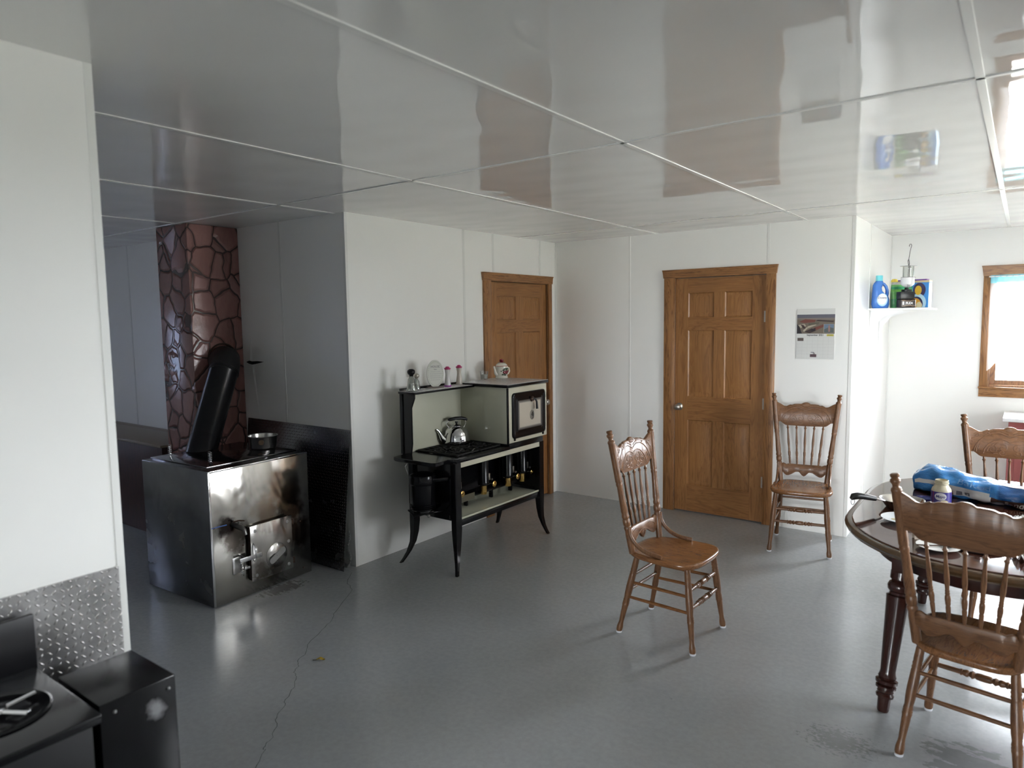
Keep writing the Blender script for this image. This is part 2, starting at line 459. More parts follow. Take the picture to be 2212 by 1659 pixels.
# a torn slit in the wall panel beside the stove pipe
b = MB()
for i in range(1):
    pts = [(-1.21, 1.405), (-1.17, 1.417), (-1.13, 1.412), (-1.06, 1.416), (-.975, 1.412), (-1.03, 1.402), (-1.09, 1.392), (-1.13, 1.387), (-1.17, 1.392)]
    b.add([(x, YW-.0022, z) for x, z in pts], [tuple(range(len(pts)))])
obj('tear', b, mat('torn_panel_dark', (.012, .012, .012), .8), ws)
b = MB()
for (sx, sz, ex, ez) in ((-1.15, 1.42, -1.135, 1.62), (-1.13, 1.385, -1.06, .95)):
    m_ = V((ex-sx), 0, (ez-sz)); n_ = V(m_.z, 0, -m_.x).normalized()*.022
    A, B_ = V(sx, YW, sz), V(ex, YW, ez)
    b.add([A-n_, A+V(0, -.007, 0), A+n_, B_], [(0, 1, 3), (1, 2, 3)])
struct('crease', b, WALL, ws)
# ------------------------------------------------------------------ doors
def leaf(width, height, panels, th=.034, xoff=0):
    """door leaf in local XZ, face toward -Y at y=0, hinge-free edge layout; mats 0 upright grain, 1 cross grain"""
    m = MB()
    xs = sorted({0, width, *[p[0] for p in panels], *[p[1] for p in panels]}); zs = sorted({0, height, *[p[2] for p in panels], *[p[3] for p in panels]})
    stx = (min(p[0] for p in panels), max(p[1] for p in panels))
    for i in range(len(xs)-1):
        for j in range(len(zs)-1):
            x0, x1, z0, z1 = xs[i], xs[i+1], zs[j], zs[j+1]
            pan = any(abs(p[0]-x0) < 1e-5 and abs(p[1]-x1) < 1e-5 and p[2] <= z0+1e-5 and p[3] >= z1-1e-5 for p in panels)
            if pan: continue
            inpan_row = any(p[2] <= z0+1e-5 and p[3] >= z1-1e-5 for p in panels)
            rail = (x0 >= stx[0]-1e-5 and x1 <= stx[1]+1e-5) and not inpan_row
            m.add([(x0, 0, z0), (x1, 0, z0), (x1, 0, z1), (x0, 0, z1)], [(0, 1, 2, 3)], mi=1 if rail else 0)
    for (x0, x1, z0, z1) in panels:
        loops = []
        for ins, d in ((0, 0), (.008, .009), (.016, .0095), (.046, .002)):
            loops.append([(x0+ins, d, z0+ins), (x1-ins, d, z0+ins), (x1-ins, d, z1-ins), (x0+ins, d, z1-ins)])
        m.rings(loops, cap0=False, cap1=True)
    m.box(0, width, .0101, th, 0, height)
    e = .0101
    m.add([(0, 0, 0), (width, 0, 0), (width, 0, height), (0, 0, height), (0, e, 0), (width, e, 0), (width, e, height), (0, e, height)],
          [(0, 1, 5, 4), (1, 2, 6, 5), (2, 3, 7, 6), (3, 0, 4, 7)])
    return m
ZP = ((.235, .81), (1.012, 1.585), (1.695, 1.905))
def knob(parent, M):
    m = MB()
    m.lathe([(0, 0), (.031, 0), (.032, .006), (.024, .010), (.012, .013), (.011, .030), (.020, .036), (.027, .046), (.028, .056), (.022, .066), (.012, .069), (0, .069)], M, 24)
    obj('door_knob', m, NICKEL, parent, 60, label='round brushed nickel knob')
def casing(parent, M, w_in, h_in, l, r, over=.012, crown=.07):
    """oak casing in local XZ round an opening 0..w_in, 0..h_in, standing .019 proud toward -Y"""
    for nm, x0, x1 in (('side_casing', -l, 0), ('side_casing', w_in, w_in+r)):
        m = MB(); m.box(x0, x1, -.019, 0, 0, h_in, .002, M); struct(nm, m, OAKZ, parent, 30)
    m = MB(); o2 = over
    pl = [(-l-.004, h_in), (w_in+r+.004, h_in), (w_in+r+o2, h_in+crown*.75), (w_in+r+o2+.004, h_in+crown), (-l-o2-.004, h_in+crown), (-l-o2, h_in+crown*.75)]
    vs = [(x, -.024 - (.006 if k in (3, 4) else 0), z) for k, (x, z) in enumerate(pl)]+[(x, 0, z) for x, z in pl]
    n = len(pl); m.add(vs, [tuple(range(n)), tuple(range(2*n-1, n-1, -1))]+[(i, (i+1) % n, n+(i+1) % n, n+i) for i in range(n)], M)
    struct('head_casing', m, OAKX, parent, 30)
# door in the back wall
d2 = bpy.data.objects.new('door_2', None); C.objects.link(d2); d2.location = (D2[0], 0, 0); d2['kind'] = 'structure'
w2 = D2[1]-D2[0]-.006
lf = struct('door_leaf', leaf(w2, 2.028, [(x0, x1, *z) for x0, x1 in ((.113, .339), (.431, .657)) for z in ZP]), [LEAFZ, LEAFX], d2, 30)
lf.location = (.003, .008, .010)
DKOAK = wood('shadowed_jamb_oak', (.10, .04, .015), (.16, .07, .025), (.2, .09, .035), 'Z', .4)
def jamb(parent, w_in, h_in):
    m = MB(); m.box(0, .0022, 0, .058, 0, h_in); m.box(w_in-.0022, w_in, 0, .058, 0, h_in); m.box(.0022, w_in-.0022, 0, .058, h_in-.003, h_in); struct('jamb', m, DKOAK, parent)
jamb(d2, D2[1]-D2[0], D2[2])
casing(d2, None, D2[1]-D2[0], D2[2], .097, .075)
knob(d2, T(.044, .008, .930) @ R(PI/2, 'X'))
for z in (.30, .95, 1.66):
    m = MB(); m.lathe([(0, 0), (.0065, 0), (.0065, .09), (0, .09)], T(w2+.004, -.004, z), 10); m.box(w2-.012, w2+.004, .003, .0085, z, z+.09)
    obj('hinge', m, NICKEL, d2)
# door in the left wall, half behind the range
d1 = bpy.data.objects.new('door_1', None); C.objects.link(d1); d1.location = (0, D1[0], 0); d1.rotation_euler = (0, 0, rad(90)); d1['kind'] = 'structure'
w1 = D1[1]-D1[0]-.006
lf = struct('door_leaf', leaf(w1, 2.024, [(x0, x1, *z) for x0, x1 in ((.108, .385), (.497, .775)) for z in ZP]), [LEAFZ, LEAFX], d1, 30)
lf.location = (.003, .012, .010)
jamb(d1, D1[1]-D1[0], D1[2])
casing(d1, None, D1[1]-D1[0], D1[2], .100, .06)
knob(d1, T(w1-.06, .012, .915) @ R(PI/2, 'X'))
# ------------------------------------------------------------------ windows
def window(n, hole, axis, pos, inward, curt=None, mull=True, cas=True):
    a, c, z0, z1 = hole
    w = bpy.data.objects.new('window_%d' % n, None); C.objects.link(w); w['kind'] = 'structure'
    if axis == 'y': w.location = (a, pos, z0); w.rotation_euler = (0, 0, 0 if inward < 0 else PI); 
    else: w.location = (pos, a, z0); w.rotation_euler = (0, 0, PI/2 if inward > 0 else -PI/2)
    if (axis == 'y' and inward > 0): w.location = (c, pos, z0)
    if (axis == 'x' and inward < 0): w.location = (pos, c, z0)
    W, HH = c-a, z1-z0
    if cas:
        for x0, x1 in ((-.055, .006), (W-.006, W+.055)):
            m = MB(); m.box(x0, x1, -.019, 0, -.0, HH, .002); struct('side_casing', m, OAKZ, w, 30)
        m = MB(); o = .012; h0, h1 = HH-.005, HH+.085
        pl = [(-.057, h0), (W+.057, h0), (W+.067, h1-.02), (W+.072, h1), (-.072, h1), (-.067, h1-.02)]
        vs = [(x, -.026, z) for x, z in pl]+[(x, 0, z) for x, z in pl]; k = len(pl)
        m.add(vs, [tuple(range(k)), tuple(range(2*k-1, k-1, -1))]+[(i, (i+1) % k, k+(i+1) % k, k+i) for i in range(k)])
        struct('head_casing', m, OAKX, w, 30)
        m = MB(); m.box(-.06, W+.06, -.030, 0, -.012, .004, .002); m.box(-.055, W+.055, -.019, 0, -.085, -.012, .002)
        struct('sill', m, OAKX, w, 30)
    m = MB()
    for q in ((0, .02, 0, .15, 0, HH), (W-.02, W, 0, .15, 0, HH), (.02, W-.02, 0, .15, HH-.02, HH), (.02, W-.02, 0, .15, 0, .02)): m.box(*q)
    struct('jamb', m, OAKZ, w)
    m = MB()
    for q in ((.02, .06, .07, .11, .02, HH-.02), (W-.06, W-.02, .07, .11, .02, HH-.02), (.06, W-.06, .07, .11, HH-.06, HH-.02), (.06, W-.06, .07, .11, .02, .06), (.06, W-.06, .07, .11, HH/2-.02, HH/2+.02)): m.box(*q, .002)
    struct('sash', m, OAKZ, w)
    m = MB(); m.box(.06, W-.06, .088, .092, .06, HH-.06); struct('pane', m, PANE, w)
    lt = bpy.data.lights.new('window_daylight_portal', 'AREA'); lt.shape = 'RECTANGLE'; lt.size = W; lt.size_y = HH; lt.cycles.is_portal = True
    lo = bpy.data.objects.new('window_daylight_portal', lt); C.objects.link(lo)
    if axis == 'y': lo.location = ((a+c)/2, pos-inward*.16, (z0+z1)/2); lo.rotation_euler = (PI/2 if inward > 0 else -PI/2, 0, 0)
    else: lo.location = (pos-inward*.16, (a+c)/2, (z0+z1)/2); lo.rotation_euler = (0, -PI/2 if inward > 0 else PI/2, 0); lt.size, lt.size_y = HH, W
    return w
window(1, W1, 'y', YB, -1)
for i, hl in enumerate(WR): window(2+i, hl, 'x', XR, -1)
for i, hl in enumerate(WF): window(3+i, hl, 'y', YF, 1)
window(4, WS, 'x', XS, 1)
def curtain(name, x0, x1, y, z0, z1, mtl, scallop=0, n=90, amp=.012, waves=11, rows=14):
    m = MB(); vs, fs = [], []
    for j in range(rows+1):
        v = j/rows
        for i in range(n+1):
            u = i/n; x = x0+(x1-x0)*u
            zb = z0 + scallop*abs(math.sin(u*PI*5))**1.5
            z = zb+(z1-zb)*v
            a = amp*(1.1-.5*v)
            vs.append((x, y+a*math.sin(u*waves*2*PI+.6*math.sin(v*3)), z))
    for j in range(rows):
        for i in range(n):
            q = j*(n+1)+i; fs.append((q, q+1, q+n+2, q+n+1))
    m.add(vs, fs); return m
t = thing('curtain', 'white sheer window curtain with blue ruffled heading over oak framed window', 'curtain', (3.93, YB-.055, 1.19))
obj('panel', curtain('p', 3.432, 4.45, YB-.052, 1.20, 1.975, SHEER, .10), SHEER, t, 60, world=True)
obj('heading', curtain('h', 3.432, 4.45, YB-.052, 1.965, 2.035, SHEERB, 0, amp=.005, waves=24, rows=5), SHEERB, t, 60, world=True, label='blue ruffled heading on the rod')
m = MB(); m.tube([(3.42, YB-.050, 2.022), (4.47, YB-.050, 2.022)], .006); obj('rod', m, WHITEP, t, world=True)
t = thing('curtain', 'unseen blue sheer added to tint the stove room window light', 'curtain', (XS+.05, -4.5, .98), rad(90))  # unseen cloth, added to turn the white daylight of this window blue
obj('panel', curtain('p', -.52, .52, 0, 0, 1.10, TINTCLOTH, 0), TINTCLOTH, t, 60)
# ground outside
b = MB(); b.box(-60, 60, -60, 60, -.6, -.45); struct('ground', b, mat('pale_gravel_and_grass', (.42, .415, .37), .9))
# floor crack: a thin dark ribbon following the break in the paint
CR = [(.056, -2.672), (.169, -2.81), (.30, -2.88), (.336, -2.932), (.484, -3.165), (.555, -3.249), (.612, -3.363), (.697, -3.527), (.763, -3.588), (.80, -3.665), (.853, -3.696), (.882, -3.75), (.924, -3.763), (1.003, -3.831), (1.058, -3.921), (1.11, -3.971), (1.154, -4.033), (1.21, -4.071), (1.274, -4.152), (1.292, -4.189), (1.315, -4.202), (1.371, -4.275), (1.45, -4.40)]
pts = []
for (ax, ay), (bx, by) in zip(CR, CR[1:]):
    for k in range(4):
        f = k/4; j = .006 if k else 0
        pts.append((ax+(bx-ax)*f+random.uniform(-j, j), ay+(by-ay)*f+random.uniform(-j, j)))
pts.append(CR[-1])
vs, fs = [], []
for i, (x, y) in enumerate(pts):
    w = .0008+.0009*abs(math.sin(i*1.7))*abs(math.sin(i*.31)); vs += [(x-w*.8, y-w*.6, .0006), (x+w*.8, y+w*.6, .0006)]
for i in range(len(pts)-1): fs.append((2*i, 2*i+1, 2*i+3, 2*i+2))
b = MB(); b.add(vs, fs); struct('crack', b, mat('crack_dirt', (.04, .04, .04), .9), floor)
# ------------------------------------------------------------------ chairs
def make_chair(label):
    t = thing('dining_chair', label, 'chair', (0, 0, 0), 0, 'pressed back dining chairs')
    # seat: rounded trapezoid with a shallow scoop
    def outline(k, n=56):
        a = 2*PI*k/n; ca, sa = math.cos(a), math.sin(a)
        p = 4.2
        r = (abs(ca)**p+abs(sa)**p)**(-1/p)
        x, y = r*ca, r*sa
        hw = .200+.022*y+(.004*math.cos(y*3))
        yy = y*.213+.012-(.012*(x*x) if y > .5 else 0)
        return x*hw, yy
    N = 56; loops = []
    for sc, z in ((.90, .424), (.975, .428), (1, .438), (1, .449), (.985, .4545), (.95, .456), (.86, .453), (.7, .449), (.5, .447), (.25, .446), (.06, .446)):
        lp = []
        for k in range(N):
            x, y = outline(k); yy = .012+(y-.012)*sc
            dz = 0
            if sc < .9: dz = .004*max(0, (yy/.2))
            lp.append((x*sc, yy, z+dz))
        loops.append(lp)
    m = MB(); m.rings(loops); obj('seat', m, CHY, t, 50)
    foot = [(.0, .0145), (.02, .0165), (.06, .0168), (.11, .013), (.14, .0125), (.34, .0165), (.365, .0185), (.375, .0165), (.385, .0185), (.40, .0165), (.41, .018), (.44, .0155), (.50, .0185), (.60, .0195), (.74, .0175), (.755, .0175), (.765, .0155), (.78, .0180), (.80, .0155), (.815, .0180), (.835, .0155), (.85, .017), (1, .0145)]
    legs = []
    for sx, f, tp in ((-1, (.20, .215), (.165, .165)), (1, (.20, .215), (.165, .165)), (-1, (.19, -.215), (.15, -.125)), (1, (.19, -.215), (.15, -.125))):
        p0, p1 = V(sx*f[0], f[1], .008), V(sx*tp[0], tp[1], .436)
        m = MB(); m.turned(p0, p1, foot, 16); lo = obj('leg', m, CHZ, t, 50)
        g = MB(); g.lathe([(0, 0), (.0155, 0), (.0165, .004), (.016, .0095), (0, .0095)], T(p0.x, p0.y, 0), 16)
        obj('glide', g, PLW, lo, 50, label='white plastic glide')
        legs.append((p0, p1))
    at = lambda i, z: legs[i][0]+(legs[i][1]-legs[i][0])*((z-.008)/.428)
    pl = [(0, .0075), (.3, .0085), (.5, .009), (.7, .0085), (1, .0075)]
    orn = [(0, .0095), (.27, .0105), (.275, .0135), (.29, .0135), (.295, .0105), (.33, .0145), (.345, .0145), (.36, .010), (.39, .016), (.42, .010), (.435, .014), (.46, .0145), (.5, .0150), (.54, .0145), (.565, .014), (.58, .010), (.61, .016), (.64, .010), (.655, .0145), (.67, .0145), (.705, .0105), (.71, .0135), (.725, .0135), (.73, .0105), (1, .0095)]
    for i, j, z, zj, pr in ((0, 1, .315, .315, orn), (0, 1, .225, .225, orn), (0, 2, .287, .287, pl), (0, 2, .205, .205, pl), (1, 3, .287, .287, pl), (1, 3, .205, .205, pl), (2, 3, .325, .325, pl), (2, 3, .24, .24, pl)):
        m = MB(); m.turned(at(i, z), at(j, zj), pr, 12); obj('stretcher', m, CHX if {i, j} in ({0, 1}, {2, 3}) else CHY, t, 50)
    P0, P1 = V(.160, -.150, .446), V(.232, -.252, 1.112)
    post = [(0, .0175), (.16, .0185), (.19, .0165), (.20, .0195), (.215, .0195), (.225, .016), (.235, .0195), (.255, .0205), (.275, .0195), (.285, .016), (.295, .0195), (.31, .0195), (.325, .0165), (.345, .019), (.46, .0165), (.545, .0155), (.56, .018), (.572, .018), (.58, .016), (.59, .0185), (.60, .0185), (.62, .0185), (.80, .0180), (.895, .0185), (.905, .0205), (.917, .0175), (.925, .012), (.94, .0125), (.955, .0185), (.966, .0185), (.976, .0115), (.984, .0155), (.995, .0165), (1.0, .013)]
    for sx in (-1, 1):
        m = MB(); m.turned(V(sx*P0.x, P0.y, P0.z), V(sx*P1.x, P1.y, P1.z), post, 18); obj('back_post', m, CHZ, t, 50)
    def back_y(z, x=0, bow=.016): return P0.y+(P1.y-P0.y)*(z-P0.z)/(P1.z-P0.z)-bow*(1-(x/.22)**2)
    def half(z): return P0.x+(P1.x-P0.x)*(z-P0.z)/(P1.z-P0.z)
    # crest rail with carved face
    def rail(top, bot, n, th, name, hw_z):
        m = MB(); loops = []
        for i in range(n+1):
            u = -1+2*i/n
            zt, zb = top(abs(u)), bot(abs(u))
            xt = u*(half(hw_z)-.006)
            q = []
            for (z, d) in ((zb, th*.35), (zb+.004, th/2), (zt-.006, th/2), (zt, th*.25), (zt, -th*.25), (zt-.006, -th/2), (zb+.004, -th/2), (zb, -th*.35)):
                q.append((xt, back_y(z, xt)+d, z))
            loops.append(q)
        m.rings(loops); return m
    def ctop(a):
        pts = [(0, 1.046), (.05, 1.046), (.11, 1.041), (.16, 1.033), (.20, 1.034), (.40, 1.032), (.48, 1.024), (.53, 1.027), (.58, 1.023), (.66, 1.014), (.74, 1.016), (.88, 1.034), (1, 1.046)]
        return interp(pts, a)
    def cbot(a): return interp([(0, .867), (.55, .870), (.66, .871), (.72, .877), (.78, .888), (.85, .899), (.91, .898), (.96, .890), (1, .886)], a)
    def interp(pts, a):
        for (x0, y0), (x1, y1) in zip(pts, pts[1:]):
            if a <= x1: return y0+(y1-y0)*(a-x0)/(x1-x0)
        return pts[-1][1]
    m = rail(ctop, cbot, 64, .020, 'crest', .96)
    FY = .0105
    def carve(pts, r=.0028):
        m.tube([(x, back_y(z, x)+FY, z) for x, z in pts], r, 6, flat=(.75, 1), up=(0, 1, 0))
    for sx in (-1, 1):
        carve([(sx*x, z) for x, z in ((0, .985), (.02, .997), (.05, 1.008), (.085, 1.007), (.12, .992), (.15, .965), (.172, .925), (.178, .905))], .0034)
        carve([(sx*x, z) for x, z in ((0, .957), (.02, .969), (.045, .975), (.075, .968), (.105, .945), (.125, .915), (.13, .890))], .0034)
        carve([(sx*x, z) for x, z in ((.045, 1.024), (.075, 1.024), (.10, 1.018), (.11, 1.010), (.10, 1.004))])
        carve([(sx*x, z) for x, z in ((.01, 1.005), (.03, 1.014), (.05, 1.020))])
        for cx, cz, r0, a0 in ((.036, .925, .026, 60), (.038, .897, .020, 200), (.085, .915, .024, 100), (.165, .995, .016, 30), (.19, .955, .014, 240)):
            carve([(sx*(cx+r0*(1-k/16)*math.cos(rad(a0+k*36))), cz+r0*(1-k/16)*math.sin(rad(a0+k*36))*(.9)) for k in range(14)], .0024)
        for (x0, z0, x1, z1) in ((.06, .955, .075, .935), (.075, .952, .092, .934), (.10, .930, .112, .905), (.145, .945, .155, .915), (.175, .98, .19, .97), (.155, 1.005, .175, .985), (.185, .925, .195, .91), (.055, .888, .08, .89), (.16, .93, .165, .90)):
            carve([(sx*x0, z0), (sx*(x0+x1)/2+.002, (z0+z1)/2+.003), (sx*x1, z1)], .0026)
    for k in range(7):
        a = rad(30+20*k); carve([(.006*math.cos(a), 1.016+.006*math.sin(a)), (.027*math.cos(a), 1.016+.024*math.sin(a))], .003)
    obj('crest_rail', m, CHX, t, 50)
    def ltop(a): return interp([(0, .577), (.70, .578), (.76, .573), (.82, .579), (.90, .585), (.96, .580), (1, .570)], a)
    def lbot(a): return interp([(0, .490), (.08, .497), (.16, .512), (.22, .522), (.36, .520), (.52, .503), (.66, .492), (.76, .492), (.86, .505), (.93, .520), (1, .522)], a)
    m = rail(ltop, lbot, 48, .018, 'lower', .53); FY = .0095
    for sx in (-1, 1):
        carve([(sx*x, z) for x, z in ((0, .535), (.02, .537), (.045, .530), (.075, .515), (.1, .505))])
        carve([(sx*x, z) for x, z in ((.0, .526), (.012, .518), (.006, .503))]); carve([(sx*x, z) for x, z in ((.02, .528), (.024, .518), (.014, .508))])
        carve([(sx*x, z) for x, z in ((.06, .555), (.085, .560), (.11, .552), (.13, .540))], .0022)
    obj('lower_rail', m, CHX, t, 50)
    sp = [(0, .0055), (.10, .0075), (.19, .0085), (.21, .0065), (.225, .0088), (.25, .0088), (.29, .0100), (.335, .0088), (.35, .0066), (.37, .0088), (.385, .0066), (.40, .0085), (.415, .0066), (.55, .0092), (.62, .0088), (.86, .0055), (.90, .0060), (.925, .0105), (.945, .0060), (1, .0058)]
    for k in range(-2, 3):
        a, c = V(k*.0495, back_y(.572, k*.0495), .572), V(k*.063, back_y(.875, k*.063), .875)
        m = MB(); m.turned(a, c, sp, 12); obj('spindle', m, CHZ, t, 50)
    for sx in (-1, 1):
        pts = []
        for k in range(13):
            u = k/12; a = u*PI/2
            pts.append((sx*(half(.6)+.006-.0*u), -.162+.005+.16*(1-math.cos(a))-.002, .595-.128*math.sin(a)**.9))
        pts.append((sx*(half(.6)+.012), .035, .464))
        m = MB(); m.tube(pts, [.0115]*14, 10, flat=(.75, 1), up=(sx, 0, 0)); obj('seat_brace', m, CHZ, t, 50)
    return t
ch = make_chair('carved oak chair standing alone mid floor, seat turned toward the table')
ch.location = (2.199, -2.263, 0); ch.rotation_euler = (0, 0, rad(-91.9))
dup(ch, (2.416, -.405, 0), rad(-169.7), 'carved oak chair against the wall between door and corner, under the calendar')
dup(ch, (3.590, -2.600, 0), rad(-9.0), 'oak chair seen from behind, pushed up to the near end of the dark table')
dup(ch, (3.685, -1.06, 0), rad(-172), 'oak chair behind the blue bread bag at the far table end')
# ------------------------------------------------------------------ dark oval table
TX, TZ = 3.62, .75
t = thing('dining_table', 'dark oval dining table with turned splayed legs and worn rim', 'table', (TX, -1.78, 0))
def race(a, b, hl, n=30):
    P = []
    for k in range(n+1):
        an = PI*k/n; P.append((a*math.cos(an), hl+b*math.sin(an)))
    for k in range(n+1):
        an = PI+PI*k/n; P.append((a*math.cos(an), -hl+b*math.sin(an)))
    return P
def L(d, z): return [(x, y, z) for x, y in race(.57+d, .63+d, .25)]
m = MB(); m.rings([L(-.02, TZ-.022), L(-.004, TZ-.004), L(-.008, TZ), L(-.3, TZ), L(-.5, TZ)]); obj('table_top', m, CHERRYT, t, 30)
m = MB(); m.rings([L(-.006, TZ-.004), L(-.001, TZ-.006), L(.010, TZ-.004), L(.022, TZ-.010), L(.027, TZ-.020), L(.022, TZ-.030), L(.012, TZ-.036), L(.012, TZ-.040), L(.004, TZ-.044), L(-.04, TZ-.046)], cap0=False); obj('rim', m, RIM, t, 40, label='worn olive brown rim')
m = MB(); m.rings([L(-.11, TZ-.046), L(-.11, TZ-.125), L(-.13, TZ-.125), L(-.13, TZ-.046)], cap0=False, cap1=False); obj('apron', m, CHERRY, t, 40)
tl = [(0, .021), (.015, .024), (.10, .026), (.105, .034), (.12, .036), (.135, .030), (.145, .033), (.16, .030), (.17, .040), (.185, .040), (.195, .030), (.205, .043), (.225, .044), (.235, .032), (.25, .036), (.27, .032), (.29, .030), (.55, .037), (.80, .044), (.83, .046), (.84, .036), (.855, .034), (.87, .043), (.90, .046), (.925, .040), (.935, .032), (.95, .040), (1, .040)]
for sx in (-1, 1):
    for sy in (-1, 1):
        m = MB(); p0, p1 = V(sx*.352, sy*.70, 0), V(sx*.312, sy*.612, .60)
        m.turned(p0, p1, tl, 20)
        a = p1; q = V(sx*.308, sy*.60, .706)
        m.box(a.x-.034, a.x+.034, a.y-.034, a.y+.034, .595, .706, .004)
        obj('leg', m, CHERRY, t, 40)
# ---- things on the table
def on_table(n, lab, cat, x, y, rz=0, group=None): return thing(n, lab, cat, (x, y, TZ+.0005), rz, group)
# frying pan: handle points to image left
t = on_table('frying_pan', 'steel frying pan with black handle hanging past the table edge', 'pan', 3.238, -1.862, rad(227))
m = MB(); m.lathe([(0, 0), (.066, 0), (.072, .004), (.097, .041), (.100, .045), (.0975, .044), (.093, .039), (.067, .006), (0, .005)], None, 40); obj('pan_body', m, m_stainless('pan_steel', [], .16, (.62, .6, .58), .05), t, 40)
m = MB(); m.tube([(.093, 0, .038), (.12, 0, .048), (.155, 0, .056)], .010, 10, flat=(.45, 1), up=(0, 0, 1)); obj('handle_shank', m, CHROME, t, 40)
m = MB(); m.tube([(.15, 0, .055), (.18, 0, .062), (.215, 0, .070), (.25, 0, .075), (.272, 0, .073), (.284, 0, .063)], [.0125, .0145, .0155, .0175, .017, .009], 14, flat=(.95, 1), up=(0, 0, 1)); obj('handle', m, BLACKPL, t, 50)
m = MB(); m.tube([(.274+.010*math.cos(a), 0, .049+.016*math.sin(a)) for a in [2*PI*k/18 for k in range(18)]], .0014, 6, closed=True); obj('hanging_ring', m, CHROME, t, 60)
t = on_table('plate', 'small pale plate with butter smears beside the pan', 'plate', 3.285, -2.125)
m = MB(); m.lathe([(0, 0), (.05, 0), (.055, .004), (.098, .018), (.101, .020), (.098, .0205), (.056, .008), (0, .0065)], None, 40, sy=1.0); obj('dish', m, mat('pale_blue_ceramic', (.72, .76, .78), .15), t, 40)
m = MB()
for k in range(7):
    a = k*2.4; r = .012*k**.8; m.lathe([(0, .011), (.010, .011), (.016, .008), (.018, .006)], T(r*math.cos(a), r*math.sin(a), .0), 10, sx=1.6)
obj('food', m, mat('butter', (.70, .62, .38), .5), t, 60)
t = on_table('mayonnaise_jar', 'open glass jar of mayonnaise with blue label, in front of bread bag', 'jar', 3.392, -1.73)
m = MB(); m.lathe([(0, 0), (.040, 0), (.0435, .004), (.0435, .084), (.040, .094), (.031, .107), (.0295, .112), (.0295, .116), (.0315, .117), (.0315, .120), (.0295, .121), (.0305, .124), (.0305, .127), (.0295, .128), (.0295, .134), (.027, .135), (.027, .112), (.020, .108), (0, .108)], None, 36)
obj('jar_body', m, mat('cream_mayo_glass', (.62, .57, .42), .12), t, 40)
m = MB(); m.lathe([(.0441, .012), (.0444, .012), (.0444, .080), (.0441, .080)], None, 48); obj('label', m, mat('royal_blue_label', (.055, .045, .24), .3), t, 40)
a0 = rad(-20)
def on_cyl(r, u, z): a = u/r; return V(r*math.sin(a), -r*math.cos(a), z)
Mj = R(rad(8), 'Z')
def cyl_patch(m, r, cx, cz, a, b, M, n=20):
    vs = []
    for i in range(n+1):
        x = -a+2*a*i/n; h = b*math.sqrt(max(0, 1-(x/a)**2)); vs += [on_cyl(r, cx+x, cz-h), on_cyl(r, cx+x, cz+h)]
    m.add(vs, [(2*i, 2*i+2, 2*i+3, 2*i+1) for i in range(n)], M)
m = MB(); cyl_patch(m, .0449, -.006, .058, .027, .019, Mj)
lab_o = obj('logo', m, mat('label_white', (.75, .75, .78), .4), t, 0, label='white oval on the label')
m = text_mesh('Mayo', .019, Mj @ R(rad(-8), 'Z') @ T(0, 0, .058), bend=.0455, shear=.15, off=.0004); m2 = obj('lettering', m, mat('label_navy', (.04, .05, .22), .4), t, 0)
m = MB(); cyl_patch(m, .0447, .012, .028, .019, .014, Mj); obj('emblem', m, mat('label_gold', (.62, .55, .36), .4), t, 0)
m = MB(); e = [(-.036, .07), (-.028, .08), (-.036, .08)]; m.box(-.001, .001, -.0452, -.0444, .012, .080, 0, Mj @ R(rad(-52), 'Z')); obj('label_edge', m, mat('label_red', (.45, .03, .04), .4), t, 0)
# bread bag lying on its side
t = on_table('bread_bag', 'long blue plastic bread bag lying across the table', 'bag', 3.50, -1.40)
def bag_pt(u, a, seedr=0):
    """u along the bag 0..1 (image left to right), a round the section"""
    px, py = 3.248+u*.66, -1.375-u*.20
    h = interp_([(0, .050), (.06, .068), (.16, .071), (.35, .060), (.6, .049), (.85, .044), (1, .042)], u); w = interp_([(0, .05), (.1, .085), (.5, .095), (1, .085)], u)
    nx, ny = -.20, -.66; l = math.hypot(nx, ny); nx, ny = .29, .957   # across, away from viewer
    k = 1+.07*math.sin(a*5+u*17)+.06*math.sin(a*3-u*31)+.035*math.sin(a*9+u*57)
    ca, sa = math.cos(a), math.sin(a)
    ca = math.copysign(abs(ca)**.8, ca); sa = math.copysign(abs(sa)**.75, sa)
    return V(px+nx*w*ca*k, py+ny*w*ca*k, max(.0015, h*.97+h*sa*k))
def interp_(pts, a):
    for (x0, y0), (x1, y1) in zip(pts, pts[1:]):
        if a <= x1: return y0+(y1-y0)*(a-x0)/(x1-x0)
    return pts[-1][1]
NA, NU = 40, 64
m = MB(); loops = []
for i in range(NU+1):
    u = i/NU; loops.append([bag_pt(u, 2*PI*k/NA)-V(3.50, -1.40, 0) for k in range(NA)])
m.rings(loops)
for f in m.bm.faces:
    c_ = f.calc_center_median(); 
tb = NT('blue_bread_bag')
sp_ = tb.node('ShaderNodeSeparateXYZ', {0: tb.coord()})
uu = tb.math('DIVIDE', tb.math('ADD', sp_.outputs[0], .252), .66)
col = tb.mix(tb.ramp(uu, [(.55, 0), (.57, 1)]), (.055, .25, .60), (.012, .085, .26))
colw = tb.mix(.4, col, tb.ramp(tb.noise(tb.coord(), 16, 4), [(.35, .6), (.65, 1.5)]), 'MULTIPLY')
tb.set(Base_Color=colw, Roughness=.22); tb.bump(tb.noise(tb.coord(scale=(1, 1, 2)), 22, 3, .6, .6), .5, .012)
obj('bag_film', m, tb.m, t, 70)
